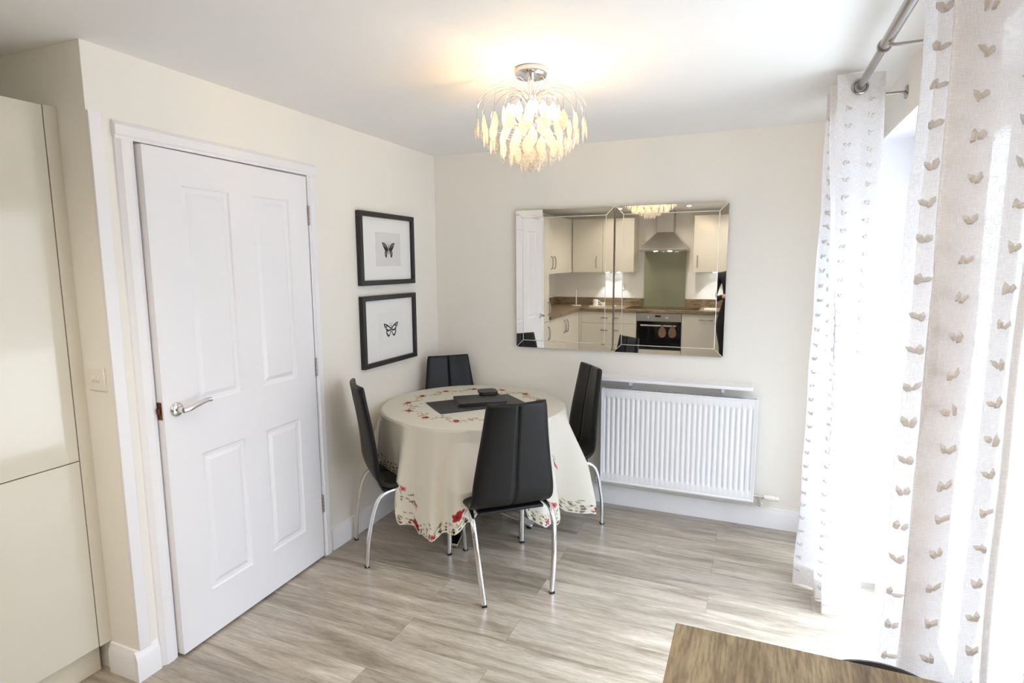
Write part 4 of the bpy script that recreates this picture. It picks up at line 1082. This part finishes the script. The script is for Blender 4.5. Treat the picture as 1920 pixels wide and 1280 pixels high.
WT0, WT1 = 0.912, 0.955
# left run base units
def base_unit(name, label, x0, x1, y0, y1, doors, face):
    root = thing(name, label, 'cupboard', (0, 0, 0), 0, 'cream base cupboards under the worktop')
    if face == 'x':
        MB().box(KX+0.012, FX-0.022, y0, y1, 0.13, WT0).build('carcass', m_carc, root, smooth=False)
        MB().box(FX-0.07, FX-0.052, y0, y1, 0, 0.13).build('plinth', m_carc, root, smooth=False)
    else:
        MB().box(x0, x1, KY+0.012, FY-0.022, 0.13, WT0).build('carcass', m_carc, root, smooth=False)
        MB().box(x0, x1, FY-0.07, FY-0.052, 0, 0.13).build('plinth', m_carc, root, smooth=False)
    for dd in doors:
        kind, a, b, z0, z1, hp = dd
        if face == 'x': d = MB().box(FX-0.020, FX, a+0.0015, b-0.0015, z0, z1).build(kind, m_cream, root, bevel=0.0012)
        else: d = MB().box(a+0.0015, b-0.0015, FY-0.020, FY, z0, z1).build(kind, m_cream, root, bevel=0.0012)
        if hp is None: continue
        if hp[0] == 'v':
            if face == 'x': handle_v(d, FX, hp[1], hp[2], hp[3], 'x')
            else: handle_v(d, hp[1], FY, hp[2], hp[3], 'y')
        else: handle_h(d, hp[1], hp[2], FY, hp[3])
    return root
base_unit('base_cupboard', 'cream two-door base cupboard on the side run, reflected low in the left mirror', 0, 0, -4.33, -3.075,
          [('panel', -4.399, -4.331, 0.132, 0.905, None), ('door', -3.735, -3.075, 0.132, 0.905, ('v', -3.68, 0.68, 0.84)), ('door', -4.33, -3.735, 0.132, 0.905, ('v', -3.79, 0.68, 0.84))], 'x')
base_unit('corner_post', 'narrow cream filler post where the two cupboard runs meet', -0.157, -0.12, 0, 0, [('panel', -0.158, -0.117, 0.132, 0.905, None)], 'y')
base_unit('drawer_unit', 'cream drawer unit left of the oven in the mirror', -0.118, 0.676, 0, 0,
          [('drawer', -0.118, 0.676, 0.745, 0.905, ('h', 0.17, 0.34, 0.822)), ('drawer', -0.118, 0.676, 0.44, 0.741, ('h', 0.17, 0.34, 0.645)), ('drawer', -0.118, 0.676, 0.132, 0.436, ('h', 0.17, 0.34, 0.37))], 'y')
base_unit('appliance_cupboard', 'cream cupboard right of the oven in the mirror, with a horizontal bar handle', 1.288, 1.895, 0, 0, [('door', 1.288, 1.895, 0.132, 0.905, ('h', 1.515, 1.69, 0.83))], 'y')
base_unit('base_cupboard', 'cream base cupboard at the window end of the far run', 1.895, 2.695, 0, 0, [('door', 1.895, 2.295, 0.132, 0.905, ('v', 2.25, 0.68, 0.84)), ('door', 2.295, 2.695, 0.132, 0.905, ('v', 2.34, 0.68, 0.84))], 'y')
# worktop
wt = MB(); wt.prism([(KX, KY), (2.698, KY), (2.698, FY+0.03), (FX+0.03, FY+0.03), (FX+0.03, -3.073), (KX, -3.073)], WT1-WT0, (0, 0, WT0), (1, 0, 0), (0, 1, 0), (0, 0, 1))
wto = wt.build('kitchen_worktop', m_wtop, None, bevel=0.003); tag(wto, 'long L-shaped wood-effect kitchen worktop seen in the mirrors', 'worktop')
up = MB(); up.box(KX, 2.698, KY, KY+0.014, WT1, WT1+0.115); up.box(KX, KX+0.014, KY+0.014, -3.073, WT1, WT1+0.115)
up.build('upstand', m_wtop, wto, smooth=False)
# oven
ov = thing('oven', 'built-in electric oven with steel controls and black glass door, reflected in the right mirror', 'oven', (0, 0, 0))
MB().box(0.682, 1.282, KY+0.05, FY-0.02, 0.30, WT0-0.004).build('body', m_rubber, ov, smooth=False)
cp = MB().box(0.682, 1.282, FY-0.02, FY+0.002, 0.792, 0.905).build('control_panel', m_steel, ov, bevel=0.002)
for x in (0.852, 1.092):
    MB().lathe([(0.0, 0.0), (0.019, 0.0), (0.017, 0.022), (0.0, 0.024)], (x, FY+0.002, 0.848), 20, 'y').build('knob', m_chrome, cp)
MB().box(0.932, 1.008, FY+0.002, FY+0.004, 0.852, 0.878).build('clock_display', m_blackglass, cp, smooth=False)
dr = MB().box(0.682, 1.282, FY-0.02, FY+0.004, 0.325, 0.788).build('door', m_blackglass, ov, bevel=0.002)
dh = MB(); dh.tube([(0.742, FY+0.045, 0.738), (1.222, FY+0.045, 0.738)], 0.011, 14); dh.tube([(0.765, FY, 0.738), (0.765, FY+0.045, 0.738)], 0.007, 8); dh.tube([(1.20, FY, 0.738), (1.20, FY+0.045, 0.738)], 0.007, 8)
dh.build('handle', m_chrome, dr)
MB().box(0.682, 1.282, FY-0.02, FY, 0.132, 0.320).build('lower_panel', m_cream, ov, smooth=False)
MB().box(0.682, 1.282, FY-0.07, FY-0.052, 0, 0.130).build('plinth', m_carc, ov, smooth=False)
# oven gloves hung on the handle
for x, lb in ((1.043, 'left'), (1.178, 'right')):
    pts = [(0.0, 0.0), (0.012, -0.004), (0.020, -0.030), (0.040, -0.055), (0.052, -0.095), (0.050, -0.135), (0.032, -0.165), (0.0, -0.176), (-0.032, -0.165), (-0.050, -0.135), (-0.052, -0.095), (-0.040, -0.055), (-0.020, -0.030), (-0.012, -0.004)]
    g = MB().prism(pts, 0.016, (0, 0, 0), (1, 0, 0), (0, 0, 1), (0, 1, 0)).build('pot_holder', m_mitt, None, bevel=0.006)
    g.location = (x, FY+0.058, 0.752); tag(g, 'round brown pot holder hanging %s on the oven handle' % lb, 'pot holder', 'pot holders on the oven handle')
    MB().tube([(0.006*math.sin(2*PI*k/14), -0.012+0.0185*math.cos(2*PI*k/14)*1.0, -0.014+0.0185*math.sin(2*PI*k/14)) for k in range(14)], 0.0025, 6, closed=True).build('loop', m_mitt, g)
# hob
hob = MB().box(0.50, 1.50, -4.90, -4.46, WT1, WT1+0.006).build('hob', m_blackglass, None, bevel=0.002); tag(hob, 'wide black glass hob set in the kitchen worktop above the oven', 'hob')
# splashback
sp = MB().box(0.672, 1.262, KY+0.0145, KY+0.021, WT1+0.0005, 1.765).build('splashback', m_splash, None, smooth=False); tag(sp, 'grey-green glass splashback panel between hob and hood', 'splashback')
# hood
hdn = thing('cooker_hood', 'steel chimney cooker hood above the splashback in the right mirror', 'cooker hood', (0, 0, 0))
a0 = [(0.672, KY+0.022), (1.312, KY+0.022), (1.312, -4.50), (0.672, -4.50)]; a1 = [(0.872, KY+0.022), (1.100, KY+0.022), (1.100, -4.76), (0.872, -4.76)]
cm = MB(); cm.add([(x, y, 1.790) for x, y in a0]+[(x, y, 2.02) for x, y in a1], [(0, 1, 5, 4), (1, 2, 6, 5), (2, 3, 7, 6), (3, 0, 4, 7), (4, 5, 6, 7), (3, 2, 1, 0)])
cm.box(0.672, 1.312, KY+0.022, -4.50, 1.755, 1.790)
cm.build('canopy', m_steel, hdn, bevel=0.0015, angle=20)
MB().box(0.872, 1.100, KY+0.022, -4.76, 2.02, 2.398).build('chimney', m_steel, hdn, bevel=0.002)
for x in (0.89, 1.08):
    MB().lathe([(0.0, 0.0), (0.028, 0.0), (0.028, -0.003), (0.0, -0.003)], (x, -4.58, 1.755), 20).build('lamp', m_hoodl, hdn)
bh = MB(); bh.tube([(0.672, -4.492, 1.773), (1.312, -4.492, 1.773)], 0.006, 8); bh.build('front_rail', m_chrome, hdn)
# wall cupboards
UZ0, UZ1, UFY, UFX = 1.462, 2.228, -4.65, -0.34
def wall_unit(label, x0, x1, doors, fx=None, y0=None, y1=None):
    root = thing('wall_cupboard', label, 'cupboard', (0, 0, 0), 0, 'cream wall cupboards')
    if fx is None:
        MB().box(x0, x1, KY+0.012, UFY-0.021, UZ0, UZ1).build('carcass', m_carc, root, smooth=False)
        for a, b, hx in doors:
            d = MB().box(a+0.0015, b-0.0015, UFY-0.019, UFY, UZ0, UZ1).build('door', m_cream, root, bevel=0.0012)
            if hx is not None: handle_v(d, hx, UFY, 1.53, 1.69, 'y')
    else:
        MB().box(KX+0.012, fx-0.021, y0, y1, UZ0, UZ1).build('carcass', m_carc, root, smooth=False)
        for a, b, hy_ in doors:
            d = MB().box(fx-0.019, fx, a+0.0015, b-0.0015, UZ0, UZ1).build('door', m_cream, root, bevel=0.0012)
            if hy_ is not None: handle_v(d, fx, hy_, 1.53, 1.69, 'x')
    return root
wall_unit('cream wall cupboard with two upright handles on the side run, in the left mirror', 0, 0, [(-3.74, -3.15, -3.68), (-4.64, -3.74, -3.80)], UFX, -4.65, -3.15)
wall_unit('cream single-door wall cupboard in the kitchen corner, in the left mirror', KX, 0.12, [(-0.335, 0.12, 0.035)])
wall_unit('cream wall cupboard just left of the cooker hood in the mirrors', 0.12, 0.575, [(0.12, 0.575, None)])
wall_unit('cream wall cupboard right of the cooker hood in the right mirror', 1.388, 1.99, [(1.388, 1.99, 1.443)])
wall_unit('cream wall cupboard at the window end of the kitchen wall', 1.99, 2.695, [(1.99, 2.34, 2.05), (2.34, 2.695, 2.63)])
# under-cupboard lights
for x, lb in ((0.22, 'left'), (1.665, 'right')):
    o = MB().lathe([(0.0, 0.0), (0.030, 0.0), (0.030, -0.008), (0.0, -0.008)], (x, -4.90, UZ0), 20).build('cupboard_light', m_satin, None); tag(o, 'small cool light under the wall cupboard to the %s of the hood' % lb, 'light', 'under-cupboard lights')
    MB().lathe([(0.0, 0.0), (0.024, 0.0), (0.024, -0.002), (0.0, -0.002)], (x, -4.90, UZ0-0.0085), 20).build('lens', m_cool, o)
# socket, items
so = thing('wall_socket', 'white cooker switch with a red rocker on the kitchen wall', 'switch', (0.33, KY, 1.235))
MB().box(-0.045, 0.045, 0.0, 0.009, -0.045, 0.045).build('plate', m_switch, so, bevel=0.003)
MB().box(-0.012, 0.012, 0.009, 0.015, -0.018, 0.018).build('rocker', m_socketred, so, smooth=False)
kr = thing('kitchen_roll_stand', 'white round-based roll stand on the worktop corner in the left mirror', 'stand', (-0.31, -4.78, WT1))
MB().lathe([(0.0, 0.0), (0.075, 0.0), (0.075, 0.010), (0.01, 0.016), (0.0, 0.016)], (0, 0, 0), 28).build('base', m_china, kr)
MB().tube([(0, 0, 0.012), (0, 0, 0.25)], 0.007, 10).build('rod', m_china, kr)
tr = MB().box(-0.14, 0.14, -0.09, 0.09, 0, 0.012).build('serving_tray', m_china, None, bevel=0.006); tr.location = (0.07, -4.74, WT1); tag(tr, 'white tray on the worktop under the kitchen lights', 'tray')
mug = thing('mug', 'white mug standing on the tray in the left mirror', 'mug', (0.0, -4.74, WT1+0.012))
MB().lathe([(0.0, 0.0), (0.032, 0.0), (0.040, 0.02), (0.042, 0.09), (0.038, 0.09), (0.036, 0.02), (0.0, 0.012)], (0, 0, 0), 24).build('cup', m_china, mug)
MB().tube(smoothpath([(0.038, 0, 0.07), (0.065, 0, 0.062), (0.065, 0, 0.032), (0.038, 0, 0.025)], 5), 0.005, 8).build('handle', m_china, mug)
bwl = MB().lathe([(0.0, 0.0), (0.03, 0.0), (0.05, 0.03), (0.055, 0.045), (0.051, 0.045), (0.045, 0.03), (0.0, 0.008)], (0, 0, 0), 24).build('bowl', m_china, None); bwl.location = (0.13, -4.74, WT1+0.012); tag(bwl, 'small white bowl beside the mug on the tray', 'bowl')
cb = MB().box(-0.10, 0.10, -0.14, 0.14, 0, 0.012).build('chopping_board', m_china, None, bevel=0.004); cb.location = (1.66, -4.62, WT1); tag(cb, 'white board lying on the worktop right of the hob', 'chopping board')

# downlights
LD = [(0.45, -3.5), (1.35, -3.5), (0.45, -4.25), (1.35, -4.25), (2.15, -4.25), (2.15, -3.3)]
for i, (x, y) in enumerate(LD):
    o = thing('ceiling_downlight', 'round recessed kitchen ceiling downlight, one of six out of frame above the camera', 'downlight', (x, y, H), 0, 'recessed kitchen downlights')
    MB().lathe([(0.032, 0.0), (0.046, 0.0), (0.045, -0.005), (0.034, -0.006), (0.032, -0.001)], (0, 0, 0), 28).build('bezel', m_trim, o)
    MB().lathe([(0.0, 0.0), (0.031, 0.0), (0.031, -0.002), (0.0, -0.002)], (0, 0, 0), 24).build('lens', m_down, o)
    l = bpy.data.lights.new('downlight_spot', 'SPOT'); l.energy = 20; l.color = (1.0, 0.92, 0.82); l.spot_size = math.radians(150); l.spot_blend = 0.6; l.shadow_soft_size = 0.03
    lo = bpy.data.objects.new('downlight_spot', l); COL.objects.link(lo); lo.parent = o; lo.location = (0, 0, -0.012)
for x in (0.22, 1.665):
    l = bpy.data.lights.new('cupboard_spot', 'SPOT'); l.energy = 10; l.color = (0.85, 0.93, 1.0); l.spot_size = math.radians(85); l.spot_blend = 0.25; l.shadow_soft_size = 0.015
    lo = bpy.data.objects.new('cupboard_spot', l); COL.objects.link(lo); lo.location = (x, -4.90, UZ0-0.02)

# ================================================================== PHOTOGRAPHER (seen only in the right mirror's edge)
pr = thing('person', 'person in dark clothes standing behind the camera, glimpsed at the right mirror edge', 'person', (2.03, -4.06, 0))
def skin_obj(name, m, joints, edges, parent, sub=2):
    me = bpy.data.meshes.new(name); me.from_pydata([j[0] for j in joints], edges, []); me.materials.append(m)
    o = bpy.data.objects.new(name, me); COL.objects.link(o); o.parent = parent
    sk = o.modifiers.new('skin', 'SKIN'); sk.use_smooth_shade = True
    lay = me.skin_vertices[0] if len(me.skin_vertices) else None
    if lay is None:
        import bmesh
        b = bmesh.new(); b.from_mesh(me); b.verts.layers.skin.verify(); b.to_mesh(me); b.free(); lay = me.skin_vertices[0]
    for i, j in enumerate(joints): lay.data[i].radius = (j[1], j[2] if len(j) > 2 else j[1])
    lay.data[0].use_root = True
    ss = o.modifiers.new('sub', 'SUBSURF'); ss.levels = sub; ss.render_levels = sub
    return o
J = [((0, 0, .98), .20, .12), ((0, 0, 1.12), .14, .10), ((0, .01, 1.28), .16, .11), ((0, 0, 1.42), .15, .10), ((0, 0, 1.50), .065, .06), ((0, .01, 1.60), .055, .055),
     ((-.185, 0, 1.43), .062), ((-.235, .0, 1.30), .054), ((-.262, .02, 1.16), .048), ((-.20, .13, 1.15), .040), ((-.125, .22, 1.19), .030),
     ((.185, 0, 1.43), .062), ((.225, 0, 1.28), .052), ((.235, .02, 1.13), .046), ((.18, .13, 1.14), .040), ((.10, .22, 1.17), .030),
     ((-.13, 0, .84), .12), ((-.11, .01, .55), .065), ((-.11, .0, .30), .056), ((-.11, -.01, .10), .042),
     ((.13, 0, .84), .12), ((.11, .01, .55), .065), ((.11, 0, .30), .056), ((.11, -.01, .10), .042)]
EJ = [(0, 1), (1, 2), (2, 3), (3, 4), (4, 5), (3, 6), (6, 7), (7, 8), (8, 9), (9, 10), (3, 11), (11, 12), (12, 13), (13, 14), (14, 15), (0, 16), (16, 17), (17, 18), (18, 19), (0, 20), (20, 21), (21, 22), (22, 23)]
skin_obj('body', m_coat, J, EJ, pr)
hm = MB(); hm.ball((0, 0.015, 1.70), 0.078, 0.098, 0.118, 24, 16); hm.ball((0, 0.115, 1.685), 0.013, 0.020, 0.022, 10, 8)
for sg in (-1, 1): hm.ball((sg*0.080, 0.0, 1.69), 0.010, 0.018, 0.03, 10, 8)
hm.tube([(0, 0, 1.52), (0, 0.005, 1.62)], [0.055, 0.052], 16)
hdo = hm.build('head', m_skin, pr); hdo.location = (0.06, 0, -0.02)
for sg in (-1, 1): MB().ball((sg*0.030, 0.098, 1.705), 0.011, 0.008, 0.008, 10, 8).build('eye', m_black, hdo)
MB().ball((0, 0.104, 1.638), 0.022, 0.008, 0.006, 12, 8).build('mouth', mat('lips', rgb(165, 90, 85), 0.5), hdo)
MB().ball((0, -0.008, 1.735), 0.088, 0.104, 0.098, 24, 14).build('hair', m_hair, hdo)
for sg, hx, hz_ in ((-1, -.125, 1.19), (1, .10, 1.17)):
    JH = [((hx, .22, hz_), .026, .02), ((hx-sg*.012, .27, hz_+.012), .034, .016), ((hx-sg*.018, .305, hz_+.02), .034, .014)]; EH = [(0, 1), (1, 2)]
    for k in range(4):
        b = Vector((hx-sg*.018+(k-1.5)*.019, .31, hz_+.02)); n0 = len(JH); l = (.07, .08, .076, .06)[k]
        JH += [(tuple(b), .0095), (tuple(b+Vector((0, l*.5, .006))), .0088), (tuple(b+Vector((0, l*.8, -.016))), .008), (tuple(b+Vector((0, l*.78, -.038))), .007)]
        EH += [(2, n0), (n0, n0+1), (n0+1, n0+2), (n0+2, n0+3)]
    n0 = len(JH); b = Vector((hx-sg*.035, .25, hz_+.01))
    JH += [(tuple(b), .012), (tuple(b+Vector((-sg*.022, .03, .004))), .0105), (tuple(b+Vector((-sg*.028, .058, -.004))), .009)]; EH += [(0, n0), (n0, n0+1), (n0+1, n0+2)]
    skin_obj('hand', m_skin, JH, EH, pr, 1)
for sg in (-1, 1):
    sm = MB(); sm.ball((sg*.11, 0.045, .045), .048, .135, .045, 18, 10); sm.box(sg*.11-.045, sg*.11+.045, -.08, .165, 0.0, .03)
    sm.build('shoe', m_rubber, pr)
